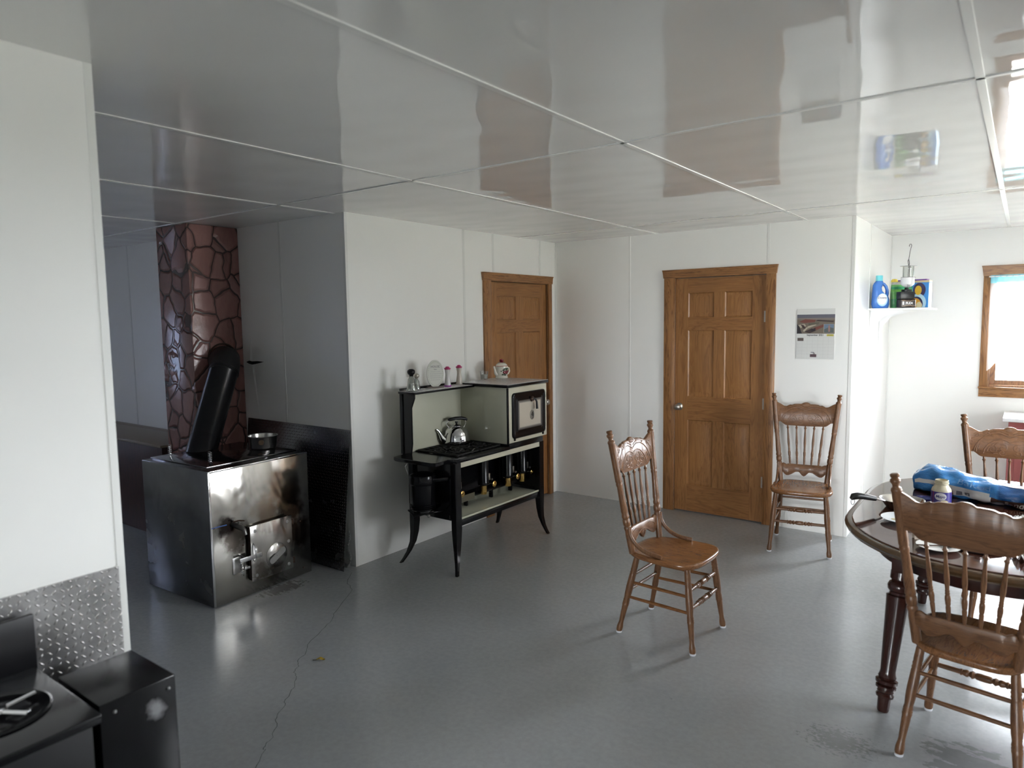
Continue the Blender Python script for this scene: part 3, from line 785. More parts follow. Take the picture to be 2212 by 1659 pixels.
def bag_patch(u0, u1, a0, a1, mt, name, lift=.0022, nu=14, na=6, wob=0):
    m = MB(); vs, fs = [], []
    for i in range(nu+1):
        for j in range(na+1):
            u = u0+(u1-u0)*i/nu; a = rad(a0+(a1-a0)*j/na)
            p = bag_pt(u, a); c = bag_pt(u, 0)*.5+bag_pt(u, PI)*.5
            d = (p-c).normalized(); vs.append(p+d*lift-V(3.50, -1.40, 0))
    for i in range(nu):
        for j in range(na):
            q = i*(na+1)+j; fs.append((q, q+1, q+na+2, q+na+1))
    m.add(vs, fs); return obj(name, m, mt, t, 60)
WLAB = mat('bag_white_print', (.62, .62, .60), .35)
# a = 180 deg is the viewer side, 90 is the top
bag_patch(.02, .55, 176, 186, WLAB, 'white_band')
bag_patch(.30, .56, 186, 214, WLAB, 'ingredients_panel')
bag_patch(.27, .31, 190, 214, mat('bag_brown_print', (.12, .04, .025), .4), 'loaf_picture', .003)
bag_patch(.56, .90, 186, 226, mat('bag_brown_window', (.075, .04, .03), .3), 'brown_band')
bag_patch(.52, .98, 96, 108, WLAB, 'white_edge')
bag_patch(.33, .37, 190, 210, mat('bag_barcode', (.12, .12, .14), .5), 'barcode', .003)
bag_patch(.385, .42, 190, 208, bpy.data.materials['bag_barcode'], 'barcode', .003)
bag_patch(.47, .63, 212, 236, mat('bag_badge', (.20, .21, .22), .3), 'oval_badge', .0035)
def bag_text(body, u0, u1, acen, aspan, mt, shear=0):
    mb = text_mesh(body, 1, None, shear=shear)
    xs = [v.co.x for v in mb.bm.verts]; zs = [v.co.z for v in mb.bm.verts]; x0, x1, z0, z1 = min(xs), max(xs), min(zs), max(zs)
    for v in mb.bm.verts:
        u = u0+(u1-u0)*(v.co.x-x0)/(x1-x0); a = rad(acen-aspan*((v.co.z-z0)/(z1-z0)-.5))
        p = bag_pt(u, a); c = bag_pt(u, 0)*.5+bag_pt(u, PI)*.5
        v.co = p+(p-c).normalized()*(.0045 if v.co.y < 0 else .0035)-V(3.50, -1.40, 0)
    obj('lettering', mb, mt, t, 0)
bag_text('Baked', .34, .55, 152, 28, mat('bag_pale_letters', (.16, .38, .68), .3))
bag_text('Sandwich', .64, .88, 206, 26, WLAB, .2)
# small things glimpsed round the near chair back
t = on_table('bowl_lid', 'dark blue round lid lying left of the mayonnaise jar', 'lid', 3.318, -1.655)
m = MB(); m.lathe([(0, 0), (.042, 0), (.045, .003), (.045, .016), (.042, .019), (.034, .019), (.031, .016), (0, .016)], None, 36); obj('lid_disc', m, mat('navy_plastic', (.015, .015, .10), .25), t, 40)
t = on_table('butter_knife', 'brown handled knife lying in front of the jar', 'knife', 3.40, -1.86, rad(60))
m = MB(); m.tube([(-.05, 0, .008), (.0, 0, .009), (.05, 0, .008)], [.007, .009, .007], 10); obj('handle', m, mat('brown_handle', (.05, .02, .012), .35), t, 50)
m = MB(); m.box(.05, .16, -.007, .007, .006, .0075, .0005); obj('blade', m, CHROME, t)
t = on_table('folded_card', 'cream folded card standing on the near table end', 'card', 3.395, -2.36, rad(30))
m = MB(); m.add([(-.05, 0, 0), (.05, 0, 0), (.05, .012, .065), (-.05, .012, .065), (-.05, .024, 0), (.05, .024, 0)], [(0, 1, 2, 3), (3, 2, 5, 4)]); obj('leaf', m, mat('cream_card', (.62, .56, .46), .6), t, 0)
t = on_table('saucer', 'white saucer with dark spoon, half hidden behind the near chair', 'saucer', 3.445, -2.47)
m = MB(); m.lathe([(0, 0), (.04, 0), (.078, .013), (.080, .015), (.077, .015), (.04, .004), (0, .004)], None, 36); obj('dish', m, mat('white_ceramic', (.75, .75, .74), .12), t, 40)
m = MB(); m.lathe([(0, .009), (.016, .007), (.02, .009), (.012, .013), (0, .014)], T(.03, .03, .004), 16, sx=1.4); m.tube([(.03, .03, .012), (-.03, -.02, .014), (-.07, -.05, .018)], .003, 8); obj('spoon', m, DKBRN, t, 50)
t = on_table('skillet_lid', 'dark glossy lid with steel knob behind the near chair', 'lid', 3.575, -2.36)
m = MB(); m.lathe([(0, 0), (.095, 0), (.100, .004), (.098, .010), (.06, .026), (0, .034)], None, 40); obj('lid_dome', m, mat('dark_glass_lid', (.015, .015, .02), .06), t, 40)
m = MB(); m.lathe([(0, .033), (.008, .033), (.008, .042), (.016, .046), (.015, .055), (0, .057)], None, 20); obj('knob', m, CHROME, t, 40)
for q, (x, y, z, rz, lab) in enumerate(((3.735, -1.93, 0, .3, 'crumpled white paper napkin behind the chair crest'), (3.755, -2.40, 0, 1.9, 'crumpled pale napkin near the table edge'))):
    t = on_table('napkin', lab, 'napkin', x, y, rz, 'paper napkins on the table')
    m = MB(); vs, fs = [], []
    for i in range(17):
        for j in range(17):
            u, v = i/16-.5, j/16-.5
            vs.append((u*.14, v*.12, .012+.012*math.sin(u*22+v*9)+.009*math.sin(v*27-u*13)+.018*(1-4*u*u)*(1-4*v*v)))
    for i in range(16):
        for j in range(16): fs.append((i*17+j, i*17+j+1, i*17+j+18, i*17+j+17))
    m.add(vs, fs)
    zmin = min(v.co.z for v in m.bm.verts)
    for v in m.bm.verts: v.co.z -= zmin
    obj('sheet', m, mat('napkin_paper_%s' % 'ab'[q], (.72, .72, .70), .8), t, 60)
# ------------------------------------------------------------------ kerosene range
RB = V(.40, -1.70, 0)
t = rng = thing('kerosene_range', 'antique cream and black kerosene range with raised oven by the left door', 'stove', RB)
def part(name, mb, mats, smooth=35, parent=None, label=None): return obj(name, mb, mats, parent or t, smooth, True, label)
yl, yr, xb, xf = -2.235, -1.185, .185, .635
def rleg(x, y, fx, fy):
    m = MB()
    sx = 1 if x > .4 else -1; sy = 1 if y > -1.7 else -1
    zs = [.745, .50, .33, .28, .20, .13, .07, .03, .004]
    ks = [0, 0, 0, .0, .04, .16, .45, .75, 1.0]
    ws = [.030, .030, .030, .030, .026, .021, .016, .0135, .013]
    loops = []
    for z, k, w in zip(zs, ks, ws):
        cx, cy = x+(fx-x)*k, y+(fy-y)*k
        loops.append([(cx-w*.8, cy-w, z), (cx+w*.8, cy-w, z), (cx+w*.8, cy+w, z), (cx-w*.8, cy+w, z)])
    m.rings(loops); bmesh.ops.bevel(m.bm, geom=[e for e in m.bm.edges], offset=.003, segments=1, affect='EDGES')
    part('leg', m, BLACK, 30)
rleg(xf-.02, yl+.02, .715, -2.335); rleg(xf-.02, yr-.02, .702, -1.215); rleg(xb+.03, yl+.02, .208, -2.355); rleg(xb+.03, yr-.02, .180, -1.205)
m = MB(); m.box(xb+.005, xb+.015, yl+.03, yr-.03, .33, .75, .001); part('back_panel', m, BLACK)
m = MB(); m.box(xb+.04, xf-.04, yl+.008, yl+.016, .335, .75, .001); m.tube([(.575, yl+.004, .35), (.575, yl+.004, .375)], .008, 8); part('side_panel', m, BLACK)
m = MB(); m.box(xb+.04, xf-.04, yr-.016, yr-.008, .335, .75, .001); part('side_panel', m, BLACK)
m = MB(); m.box(xf-.012, xf+.002, yl+.045, yr-.04, .705, .742, .002); part('apron', m, CREAM)
m = MB(); m.box(xf-.016, xf+.004, -1.63, yr+.0, .742, .782, .002); m.box(xb, xf-.016, -1.63, yr, .742, .782, .002); part('oven_sill', m, BLACK)
# tray below burners
m = MB(); m.box(.30, xf-.012, yl+.04, yr-.04, .340, .346, .002); m.box(xf-.018, xf-.008, yl+.04, yr-.04, .340, .354, .003); m.box(.30, .31, yl+.04, yr-.04, .34, .36, .003); part('drip_tray', m, CREAMG)
m = MB(); m.box(xf-.014, xf-.004, yl+.03, yr-.03, .298, .340, .002); m.box(.22, .23, yl+.03, yr-.03, .298, .34, .002); part('tray_rail', m, BLACK)
# cooktop with side wing
Cz = .768
m = MB()
m.prism([(xb-.01, -1.628), (xf+.008, -1.628), (xf+.012, -2.19), (xf+.008, -2.225), (xf-.01, -2.240), (xf-.03, -2.246), (.585, -2.262), (.60, -2.36), (.595, -2.39), (.565, -2.408), (.22, -2.398), (.195, -2.385), (.188, -2.35), (xb-.01, -2.25)], Cz-.026, Cz, bev=.004)
part('cooktop', m, BLACK)
m = MB()
for gy in (-2.03, -1.775):
    for gx in (.275, .43):
        pass
    for cx in (.385,):
        M_ = T(cx, gy, Cz)
        for r in (.055, .095):
            m.tube([(r*math.cos(2*PI*k/28), r*math.sin(2*PI*k/28)*1.0, .008) for k in range(28)], .005, 6, M_, closed=True)
        for k in range(12):
            a = 2*PI*k/12; r0, r1 = (.03, .12) if k % 2 else (.055, .115)
            m.tube([(r0*math.cos(a), r0*math.sin(a), .009), (r1*math.cos(a), r1*math.sin(a), .009)], .0055, 6, M_)
        for sx in (-1, 1):
            for k in range(5):
                m.tube([(sx*.115, -.1+.05*k, .008), (sx*.185, -.1+.05*k, .008)], .0055, 6, M_)
            m.tube([(sx*.185, -.115, .008), (sx*.185, .115, .008)], .006, 6, M_); m.tube([(sx*.115, -.115, .008), (sx*.115, .115, .008)], .005, 6, M_)
        for sy in (-1, 1): m.tube([(-.185, sy*.118, .008), (.185, sy*.118, .008)], .006, 6, M_)
part('grate', m, BLACKR)
m = MB(); m.tube([(.53+.02*math.cos(a), -1.965+.10*k/10, Cz+.006+.008*math.sin(PI*k/10)) for k, a in [(k, PI*k/10) for k in range(11)]], .0035, 8); part('lifter_handle', m, NICKEL, 60)
# backsplash, upright and warming shelf
m = MB(); m.box(xb-.012, xb-.002, -2.268, -1.62, Cz, 1.205, .001); part('backsplash', m, CREAMG)
m = MB(); m.prism([(.165, Cz), (.255, Cz), (.268, Cz+.08), (.268, 1.10), (.300, 1.17), (.30, 1.198), (.165, 1.198)], -.006, .006, T(0, -2.270, 0) @ R(PI/2, 'X')); part('upright', m, BLACK)
m = MB(); m.box(.165, .19, -2.285, -2.264, Cz, 1.198, .002); part('upright', m, BLACK)
sh = [(x, y) for x, y in rrect(.150, .325, -2.300, -1.600, .03)]
m = MB(); m.prism(sh, 1.199, 1.214, bev=.003); part('warming_shelf', m, BLACK)
m = MB(); m.prism([(.237+(x-.237)*.93, -1.95+(y+1.95)*.985) for x, y in sh], 1.2142, 1.2156); 
shelf_top = part('shelf_top', m, SPECK, label='speckled white shelf surface')
m = MB(); m.box(.150, .156, -2.27, -1.66, 1.214, 1.232, .001); part('shelf_rail', m, BLACK)
# oven
oy0, oy1 = -1.648, -1.128
m = MB(); m.box(xb-.02, xf-.004, oy0, oy1, .783, 1.205, .004, mi=0); part('oven_body', m, CREAMG)
m = MB(); m.box(xf-.004, xf+.004, oy0+.012, oy1-.002, .787, 1.200, .002); part('oven_front', m, CREAM)
m = MB(); m.box(xf-.006, xf+.006, oy0, oy0+.014, .785, 1.202, .002); part('oven_corner', m, BLACK)
m = MB(); m.box(xb-.03, xf+.016, oy0-.014, oy1+.014, 1.205, 1.226, .005); part('oven_cap', m, BLACK)
m = MB(); m.box(xb-.026, xf+.012, oy0-.010, oy1+.010, 1.2262, 1.2285, .0005); part('oven_top', m, SPECK, label='speckled white oven top')
# oven door in local (y,z) plane facing +x
dy0, dy1, dz0, dz1 = -1.598, -1.160, .815, 1.160
def rloop(ins, r, x, n=5): return [(x, a, c) for a, c in rrect(dy0+ins, dy1-ins, dz0+ins, dz1-ins, r, n)]
m = MB(); m.rings([rloop(0, .03, xf+.004), rloop(0, .03, xf+.012), rloop(.006, .026, xf+.018), rloop(.02, .02, xf+.018), rloop(.028, .018, xf+.013), rloop(.045, .016, xf+.013), rloop(.056, .014, xf+.019), rloop(.060, .013, xf+.019)], cap1=False, cap0=False)
dr = part('oven_door', m, BLACK, 50)
def m_fade():
    q = NT('cream_door_panel'); s = q.node('ShaderNodeSeparateXYZ', {0: q.coord()})
    # sprayed dark border: distance from the panel edge
    cy, cz, hy, hz = (dy0+dy1)/2-RB.y, (dz0+dz1)/2, (dy1-dy0)/2-.058, (dz1-dz0)/2-.058
    ey = q.math('SUBTRACT', hy, q.math('ABSOLUTE', q.math('SUBTRACT', s.outputs[1], cy))); ez = q.math('SUBTRACT', hz, q.math('ABSOLUTE', q.math('SUBTRACT', s.outputs[2], cz)))
    e = q.math('MINIMUM', ey, ez)
    q.set(Base_Color=q.ramp(e, [(0, (.01, .01, .01)), (.012, (.16, .15, .14)), (.020, (.30, .28, .25)), (.024, (.55, .50, .42))]), Roughness=.16); return q.m
m = MB(); m.rings([rloop(.058, .013, xf+.0185), rloop(.066, .012, xf+.0195)], cap0=False); part('door_panel', m, m_fade(), 40, dr)
for y in (dy0+.03, dy1-.03):
    m = MB(); m.box(xf+.002, xf+.014, y-.008, y+.008, dz0-.016, dz0+.004, .003); part('hinge', m, BLACK, 35, dr)
hy = (dy0+dy1)/2+.02
m = MB(); m.lathe([(0, 0), (.020, 0), (.022, .006), (.016, .016), (.008, .020), (0, .020)], T(xf+.018, hy, dz1-.062) @ R(PI/2, 'Y'), 20); part('latch_boss', m, DKBRN, 50, dr)
m = MB(); m.tube([(xf+.034, hy, dz1-.058), (xf+.044, hy+.018, dz1-.062), (xf+.048, hy+.028, dz1-.085), (xf+.050, hy+.030, dz1-.14)], [.006, .007, .008, .010], 10); part('door_handle', m, BLACKPL, 50, dr)
m = MB(); m.tube([(xf+.036, hy-.012, dz1-.07), (xf+.026, hy-.002, dz1-.15)], .0015, 6); m.tube([(xf+.036, hy+.004, dz1-.075), (xf+.026, hy+.004, dz1-.15)], .0012, 6); part('tag_wire', m, NICKEL, 60, dr)
m = MB(); m.tube([(xf+.024, hy+.022*math.cos(a), dz1-.185+.034*math.sin(a)) for a in [2*PI*k/28 for k in range(28)]], .004, 8, closed=True); m.lathe([(0, 0), (.019, 0), (.019, .002), (0, .002)], T(xf+.0205, hy, dz1-.185) @ R(PI/2, 'Y'), 24, sx=1.5); part('maker_emblem', m, [mat('pewter_emblem', (.32, .30, .27), .35, .7)], 60, dr)
m = MB(); m.tube([(xf+.0245, hy-.010+.004*k, dz1-.185+.010*math.sin(k*1.3)) for k in range(6)], .0016, 6); m.tube([(xf+.0245, hy-.006, dz1-.165), (xf+.0245, hy+.004, dz1-.170), (xf+.0245, hy+.010, dz1-.180)], .0016, 6); part('emblem_script', m, BLACK, 60, dr)
# burners and fuel line
for by, ky, lz in ((-2.075, -2.085, 0), (-1.745, -1.72, 0), (-1.44, -1.42, 0), (-1.245, -1.225, 0)):
    bx = .475
    m = MB(); m.lathe([(0, .475), (.034, .475), (.042, .482), (.044, .50), (.041, .505), (.041, .735), (0, .735)], T(bx, by, 0), 28); bo = part('burner', m, BLACK, 40)
    m = MB(); m.lathe([(0, .408), (.024, .408), (.0255, .411), (.0255, .474), (0, .474)], T(bx, by, 0), 24); part('brass_fount', m, BRASS, 40, bo)
    m = MB(); m.box(bx+.030, bx+.044, by+.012, by+.030, .515, .565, .002); part('mica_window', m, NICKEL, 35, bo)
    m = MB(); m.lathe([(0, 0), (.008, 0), (.0215, .003), (.0225, .007), (.0185, .010), (.010, .009), (.007, .014), (0, .014)], T(.555, ky, .490) @ R(PI/2, 'Y'), 24); part('valve_wheel', m, BRASS, 50, bo)
    m = MB(); m.tube([(bx, by, .46), (.52, ky, .490), (.556, ky, .490)], .004, 8); m.lathe([(0, 0), (.008, 0), (.009, .006), (.005, .012), (0, .012)], T(.535, ky-.004, .525) @ R(PI/2, 'Y'), 12); part('valve_stem', m, STEELD, 50, bo)
m = MB(); m.tube([(.43, yl+.03, .41), (.43, yr-.04, .41)], .014, 14); m.tube([(.43, yl+.03, .41), (.43, yl-.05, .40)], .012, 12)
for y in (-1.9, -1.6, -1.35): m.box(.415, .445, y-.01, y+.01, .346, .41, .003)
part('fuel_pipe', m, BLACK, 40)
m = MB(); m.box(.446, .452, yl+.06, -1.82, .385, .435, .002); part('pipe_shield', m, mat('olive_shield', (.12, .11, .08), .25), 30)
# tank
Mt = T(.425, -2.345, 0)
m = MB(); m.lathe([(0, .405), (.05, .405), (.078, .425), (.080, .440), (.083, .455), (.083, .462), (.086, .466), (.086, .600), (.090, .604), (.091, .612), (.091, .645), (.086, .662), (.060, .675), (.02, .680), (0, .680)], Mt, 40); tk = part('fuel_tank', m, BLACK, 40)
m = MB()
for z in (.436, .450, .462): m.tube([(.425+.087*math.cos(2*PI*k/32), -2.345+.087*math.sin(2*PI*k/32), z) for k in range(32)], .003, 6, closed=True)
part('tank_band', m, BLACK, 50, tk)
m = MB(); m.tube([(.498, -2.345, .635), (.55, -2.30, .633), (.575, -2.25, .632)], .012, 8, flat=(1, .4)); part('tank_clip', m, BLACK, 50, tk)
m = MB(); m.tube([(.33, -2.39, .41), (.42, -2.425, .39), (.50, -2.38, .41), (.53, -2.30, .41), (.53, -2.24, .41)], .006, 8); part('tank_bracket', m, BLACK, 50, tk)
m = MB(); m.tube([(.345, -2.40, .665), (.335, -2.415, .72), (.34, -2.40, .738)], .003, 6); part('tank_bail', m, STEELD, 50, tk)
m = MB(); m.lathe([(0, 0), (.010, 0), (.012, .008), (.006, .016), (0, .018)], T(.52, -2.385, .40) @ R(PI/2, 'X'), 12); part('tank_tap', m, STEELD, 50, tk)
# kettle
t = thing('tea_kettle', 'shiny steel kettle with black handle on the cooktop grate', 'kettle', (.268, -1.80, Cz+.0145), rad(243))
m = MB(); m.lathe([(0, 0), (.098, 0), (.103, .004), (.104, .012), (.101, .05), (.093, .085), (.078, .112), (.055, .128), (.042, .131), (.042, .135), (.038, .138), (.02, .146), (0, .147)], None, 56); obj('kettle_body', m, CHROME, t, 50)
m = MB(); m.lathe([(0, .146), (.008, .146), (.006, .152), (.013, .158), (.011, .166), (0, .167)], None, 20); obj('lid_knob', m, BLACKPL, t, 50)
m = MB(); m.tube([(.080, 0, .030), (.100, 0, .034), (.118, 0, .050), (.132, 0, .080), (.146, 0, .104), (.162, 0, .116)], [.030, .028, .021, .014, .0105, .0105], 18); obj('spout', m, CHROME, t, 60)
m = MB()
m.tube([(.058, 0, .122), (.078, 0, .140), (.082, 0, .160), (.066, 0, .172), (.058, 0, .178)], .0042, 8); m.tube([(-.058, 0, .122), (-.074, 0, .140), (-.076, 0, .158), (-.070, 0, .172), (-.064, 0, .178)], .0042, 8)
obj('bail', m, CHROME, t, 60)
m = MB(); m.tube([(.066, 0, .180), (.050, 0, .184), (.010, 0, .189), (-.04, 0, .188), (-.070, 0, .180), (-.086, 0, .172)], [.008, .0125, .0135, .0135, .0125, .009], 14); obj('handle_grip', m, BLACKPL, t, 60)
# ---- on the warming shelf and oven top
SZ, OZ = 1.2158, 1.2287
def shaker(x, y, base, labl, cl, capc):
    t = thing('spice_shaker', labl, 'shaker', (x, y, SZ), 0, 'pink topped shakers')
    m = MB(); m.lathe([(0, .008), (.024, .008), (.0235, .02), (.0165, .075), (.0160, .095), (.0195, .118), (.0205, .128), (0, .128)], None, 28); obj('bottle', m, cl, t, 50)
    m = MB(); m.lathe([(0, .127), (.022, .127), (.0245, .131), (.024, .137), (.016, .140), (.014, .146), (.008, .149), (0, .149)], None, 28); obj('cap', m, capc, t, 50)
    m = MB(); m.lathe([(0, 0), (.0275, 0), (.0285, .003), (.0275, .0085), (0, .0085)], None, 28); obj('base_ring', m, base, t, 50)
PINK = mat('magenta_plastic', (.42, .015, .12), .3); PURP = mat('purple_plastic', (.28, .02, .30), .3)
shaker(.225, -1.84, PURP, 'clear white filled shaker with pink cap and purple base', mat('frosted_white', (.60, .58, .56), .2), PINK)
shaker(.190, -1.668, mat('clear_base', (.48, .44, .38), .2), 'beige filled shaker with pink cap, nearest the oven', mat('frosted_beige', (.50, .45, .38), .2), PINK)
t = thing('oval_plaque', 'oval white house rules plaque on a wooden foot on the range shelf', 'plaque', (.215, -1.965, SZ), rad(62))
m = MB(); m.prism(ell(.066, .100, 48, 0, .104), -.004, .004, R(PI/2, 'X') , bev=.0015); obj('plaque_face', m, mat('glazed_white', (.62, .62, .56), .2), t, 30)
m = MB(); m.box(-.062, .062, -.018, .018, 0, .009, .002); obj('foot', m, mat('weathered_wood', (.16, .13, .11), .6), t, 30)
m = text_mesh('HOUSE', .022, T(0, -.0046, .155)); obj('lettering', m, mat('plaque_ink', (.13, .12, .13), .5), t, 0)
m = text_mesh('Rules', .011, T(0, -.0046, .136), shear=.3); obj('lettering', m, bpy.data.materials['plaque_ink'], t, 0)
m = MB(); rr = random.Random(3)
for q, z in enumerate((.118, .103, .088, .073, .058)):
    w = .040 if q not in (0, 4) else .034; x = -w
    while x < w:
        l = rr.uniform(.006, .014); pts = [(x+l*k/6, -.0044, z+.0022*math.sin(k*2.2+x*400)) for k in range(7)]
        m.tube(pts, .0006, 5); x += l+.003
obj('script_lines', m, mat('plaque_script', (.26, .24, .26), .5), t, 60)
m = MB()
for k in range(40):
    a = 2*PI*k/40; m.lathe([(0, 0), (.0022, 0), (0, .0008)], T(.056*math.cos(a), -.0042, .104+.088*math.sin(a)) @ R(PI/2, 'X'), 6, sx=1.6)
obj('leaf_border', m, mat('sage_print', (.32, .36, .24), .5), t, 60)
def glass_bottle(x, y, h, labl, capm):
    t = thing('glass_cruet', labl, 'cruet', (x, y, SZ), 0, 'glass cruets on the range shelf')
    s = h/.14
    m = MB(); m.lathe([(0, 0), (.036*s, 0), (.038*s, .006*s), (.030*s, .03*s), (.026*s, .055*s), (.024*s, .078*s), (.016*s, .092*s), (.013*s, .10*s), (0, .10*s)], None, 24); obj('bottle', m, m_glass('cut_glass_'+capm.name, (.80, .83, .80), .16), t, 50)
    m = MB(); m.lathe([(0, .012*s), (.024*s, .014*s), (.018*s, .05*s), (0, .052*s)], None, 16); obj('contents', m, mat('salt_'+capm.name, (.55, .55, .52), .6), t, 50)
    m = MB(); m.lathe([(0, .10*s), (.0135*s, .10*s), (.0135*s, .108*s), (.023*s, .116*s), (.027*s, .128*s), (.024*s, .140*s), (.012*s, .148*s), (0, .149*s)], None, 20); obj('stopper', m, capm, t, 50)
glass_bottle(.245, -2.242, .148, 'clear glass cruet with a black ball stopper at the shelf end', BLACKPL)
glass_bottle(.205, -2.150, .110, 'small clear glass cruet with steel top beside the black stoppered one', NICKEL)
t = thing('candle_glass', 'clear tumbler candle with white wax on the oven top', 'candle', (.185, -1.352, OZ))
m = MB(); m.lathe([(0, 0), (.026, 0), (.028, .002), (.035, .066), (.0338, .066), (.0268, .007), (0, .007)], None, 32); obj('tumbler', m, GLASS, t, 40)
m = MB(); m.lathe([(0, .0075), (.0255, .0075), (.0300, .040), (0, .040)], None, 32); obj('wax', m, mat('white_wax', (.55, .56, .50), .4), t, 40)
t = thing('teapot', 'small white teapot with red apple knob on the oven top', 'teapot', (.235, -1.185, OZ), rad(250))
m = MB(); m.lathe([(0, 0), (.050, 0), (.052, .004), (.052, .012), (.047, .018), (.048, .03), (.052, .05), (.054, .08), (.052, .098), (0, .098)], None, 40); tp = obj('pot_body', m, mat('cream_porcelain', (.66, .64, .56), .12), t, 50)
m = MB(); m.lathe([(.0515, .0985), (.0535, .100), (.0515, .103), (.049, .103)], None, 40); obj('rim_band', m, mat('pink_band', (.50, .22, .18), .2), t, 50)
m = MB(); m.lathe([(0, .1035), (.048, .1035), (.045, .112), (.030, .124), (.010, .130), (0, .130)], None, 32); ld = obj('lid', m, bpy.data.materials['cream_porcelain'], t, 50)
m = MB(); m.lathe([(0, .128), (.012, .130), (.0175, .140), (.0165, .152), (.008, .157), (0, .154)], None, 20); RED = mat('apple_red', (.16, .012, .02), .2); obj('apple_knob', m, RED, ld, 50)
GRN = mat('leaf_green', (.03, .065, .03), .3)
m = MB()
for k in range(5): m.lathe([(0, 0), (.009, .001), (0, .004)], T(.026*math.cos(k*1.25), .026*math.sin(k*1.25), .126), 8, sx=1.5, sy=.7)
obj('leaf_decoration', m, GRN, ld, 60)
m = MB(); m.tube([(.044, 0, .030), (.060, 0, .045), (.066, 0, .070), (.074, 0, .100)], [.016, .013, .009, .0075], 14); obj('spout', m, bpy.data.materials['cream_porcelain'], t, 60)
m = MB(); m.tube([(-.050, 0, .088), (-.072, 0, .080), (-.078, 0, .055), (-.066, 0, .034), (-.048, 0, .030)], .006, 10); obj('handle', m, bpy.data.materials['cream_porcelain'], t, 60)
m = MB(); rr = random.Random(5)
def on_pot(a, z): r = .0535; return T(r*math.cos(a), r*math.sin(a), z) @ R(a, 'Z') @ R(PI/2, 'Y')
for a, z, s in ((1.75, .052, 1), (1.45, .050, 1), (1.95, .045, .8), (2.2, .056, .9)): m.lathe([(0, .003), (.009*s, .0025), (.013*s, 0), (.013*s, -.004)], on_pot(a, z), 12, mi=0)
for a, z, s in ((1.5, .078, .8), (1.75, .082, .7), (2.0, .078, .9), (1.3, .068, .7), (1.2, .032, .7), (1.6, .030, .8), (2.3, .08, .8), (1.85, .07, .7), (.95, .06, .5)): m.lathe([(0, .0025), (.006*s, .002), (.009*s, 0), (.009*s, -.004)], on_pot(a, z), 10, mi=1, sy=1.6)
obj('fruit_decoration', m, [RED, GRN], t, 60)
# ------------------------------------------------------------------ chimney, stove and the things round it
t = thing('chimney', 'red brown field stone chimney behind the stove pipe', 'chimney', (-1.465, -2.795, 0))
m = MB(); m.box(-1.687, -1.244, -2.998, YW-.001, 0, H-.001, .006); obj('stone_face', m, STONE, t, 30, True)
m = MB(); m.tube([(-1.241, -2.765+.118*math.cos(2*PI*k/32), 1.435+.118*math.sin(2*PI*k/32)) for k in range(32)], .008, 8, closed=True); obj('thimble_ring', m, DKBRN, t, 60, True)
SB = V(-.53, -3.205, 0)
st = t = thing('wood_stove', 'boxy stainless steel wood stove with heat stained front and fire door', 'stove', SB, rad(2.6))
# local frame: front face toward +x at x=.365, width along y +-.365
fx, hw, sh_ = .363, .366, .836
def sp_(name, mb, mats, smooth=35, parent=None, label=None): return obj(name, mb, mats, parent or t, smooth, False, label)
front_spots = [(.36, .20, .50, .20, (.07, .045, .03), .95), (.36, .27, .30, .16, (.06, .04, .03), .95), (.36, -.20, .40, .16, (.06, .045, .035), .9), (.36, -.26, .48, .10, (.03, .022, .02), .95), (.36, .02, .50, .15, (.22, .14, .08), .6), (.36, .15, .62, .2, (.42, .31, .20), .6), (.36, .20, .78, .1, (.5, .40, .28), .5), (.36, .06, .10, .12, (.08, .06, .05), .8)]
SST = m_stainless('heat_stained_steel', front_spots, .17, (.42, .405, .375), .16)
m = MB(); m.box(-.363, fx, -hw, hw, .004, sh_, .004); sp_('body', m, m_stainless('side_steel_dark_reflection', [], .2, (.17, .175, .18), .08))  # side steel darkened in its colour to stand in for a dark reflection
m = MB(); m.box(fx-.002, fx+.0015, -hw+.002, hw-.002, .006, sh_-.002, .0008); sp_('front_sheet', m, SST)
m = MB(); m.box(fx-.004, fx+.0025, -hw, -hw+.012, .006, sh_-.004, .001); m.box(fx-.004, fx+.0025, -hw, hw, sh_-.012, sh_-.001, .001); sp_('edge_fold', m, CHROME)
m = MB(); m.box(-.36, fx-.095, -hw+.055, hw-.01, sh_, sh_+.008, .002); sp_('lid_plate', m, m_stainless('blackened_top', [], .10, (.16, .155, .16), .12))
def coil(M, n=7, r=.011, h=.07):
    k = MB(); k.tube([(r*(1-.25*i/(n*12))*math.cos(2*PI*i/12), r*math.sin(2*PI*i/12), h*i/(n*12)) for i in range(n*12+1)], .0017, 5, M); k.tube([(0, 0, -.004), (0, 0, h*.8)], .003, 6, M); return k
sp_('coil_handle', coil(T(.175, -.225, sh_+.012)), CHROME, 60); sp_('coil_handle', coil(T(-.30, -.21, sh_+.012)), CHROME, 60)
# fire door
cy, cz = .0, 0
Dy0, Dy1, Dz0, Dz1 = -.125, .190, .092, .447
m = MB(); m.box(fx, fx+.030, Dy0+.006, Dy1-.006, Dz0+.006, Dz1-.006, .003); fd = sp_('fire_door', m, DKBRN)
DST = m_stainless('door_steel', [(.40, -.06, .14, .12, (.10, .075, .055), .8), (.40, .06, .12, .10, (.09, .07, .05), .8)], .2, (.60, .585, .56), .5)
m = MB(); m.box(fx+.030, fx+.036, Dy0, Dy1, Dz0, Dz1, .0015); sp_('door_plate', m, DST, 35, fd, 'bright steel door plate')
m = MB()
for y, z in ((Dy0+.035, Dz0+.035), (Dy1-.035, Dz0+.035), (Dy0+.035, Dz1-.035), (Dy1-.035, Dz1-.035), (Dy1-.03, .28)):
    m.lathe([(0, 0), (.011, 0), (.010, .002), (0, .003)], T(fx+.036, y, z) @ R(PI/2, 'Y'), 14)
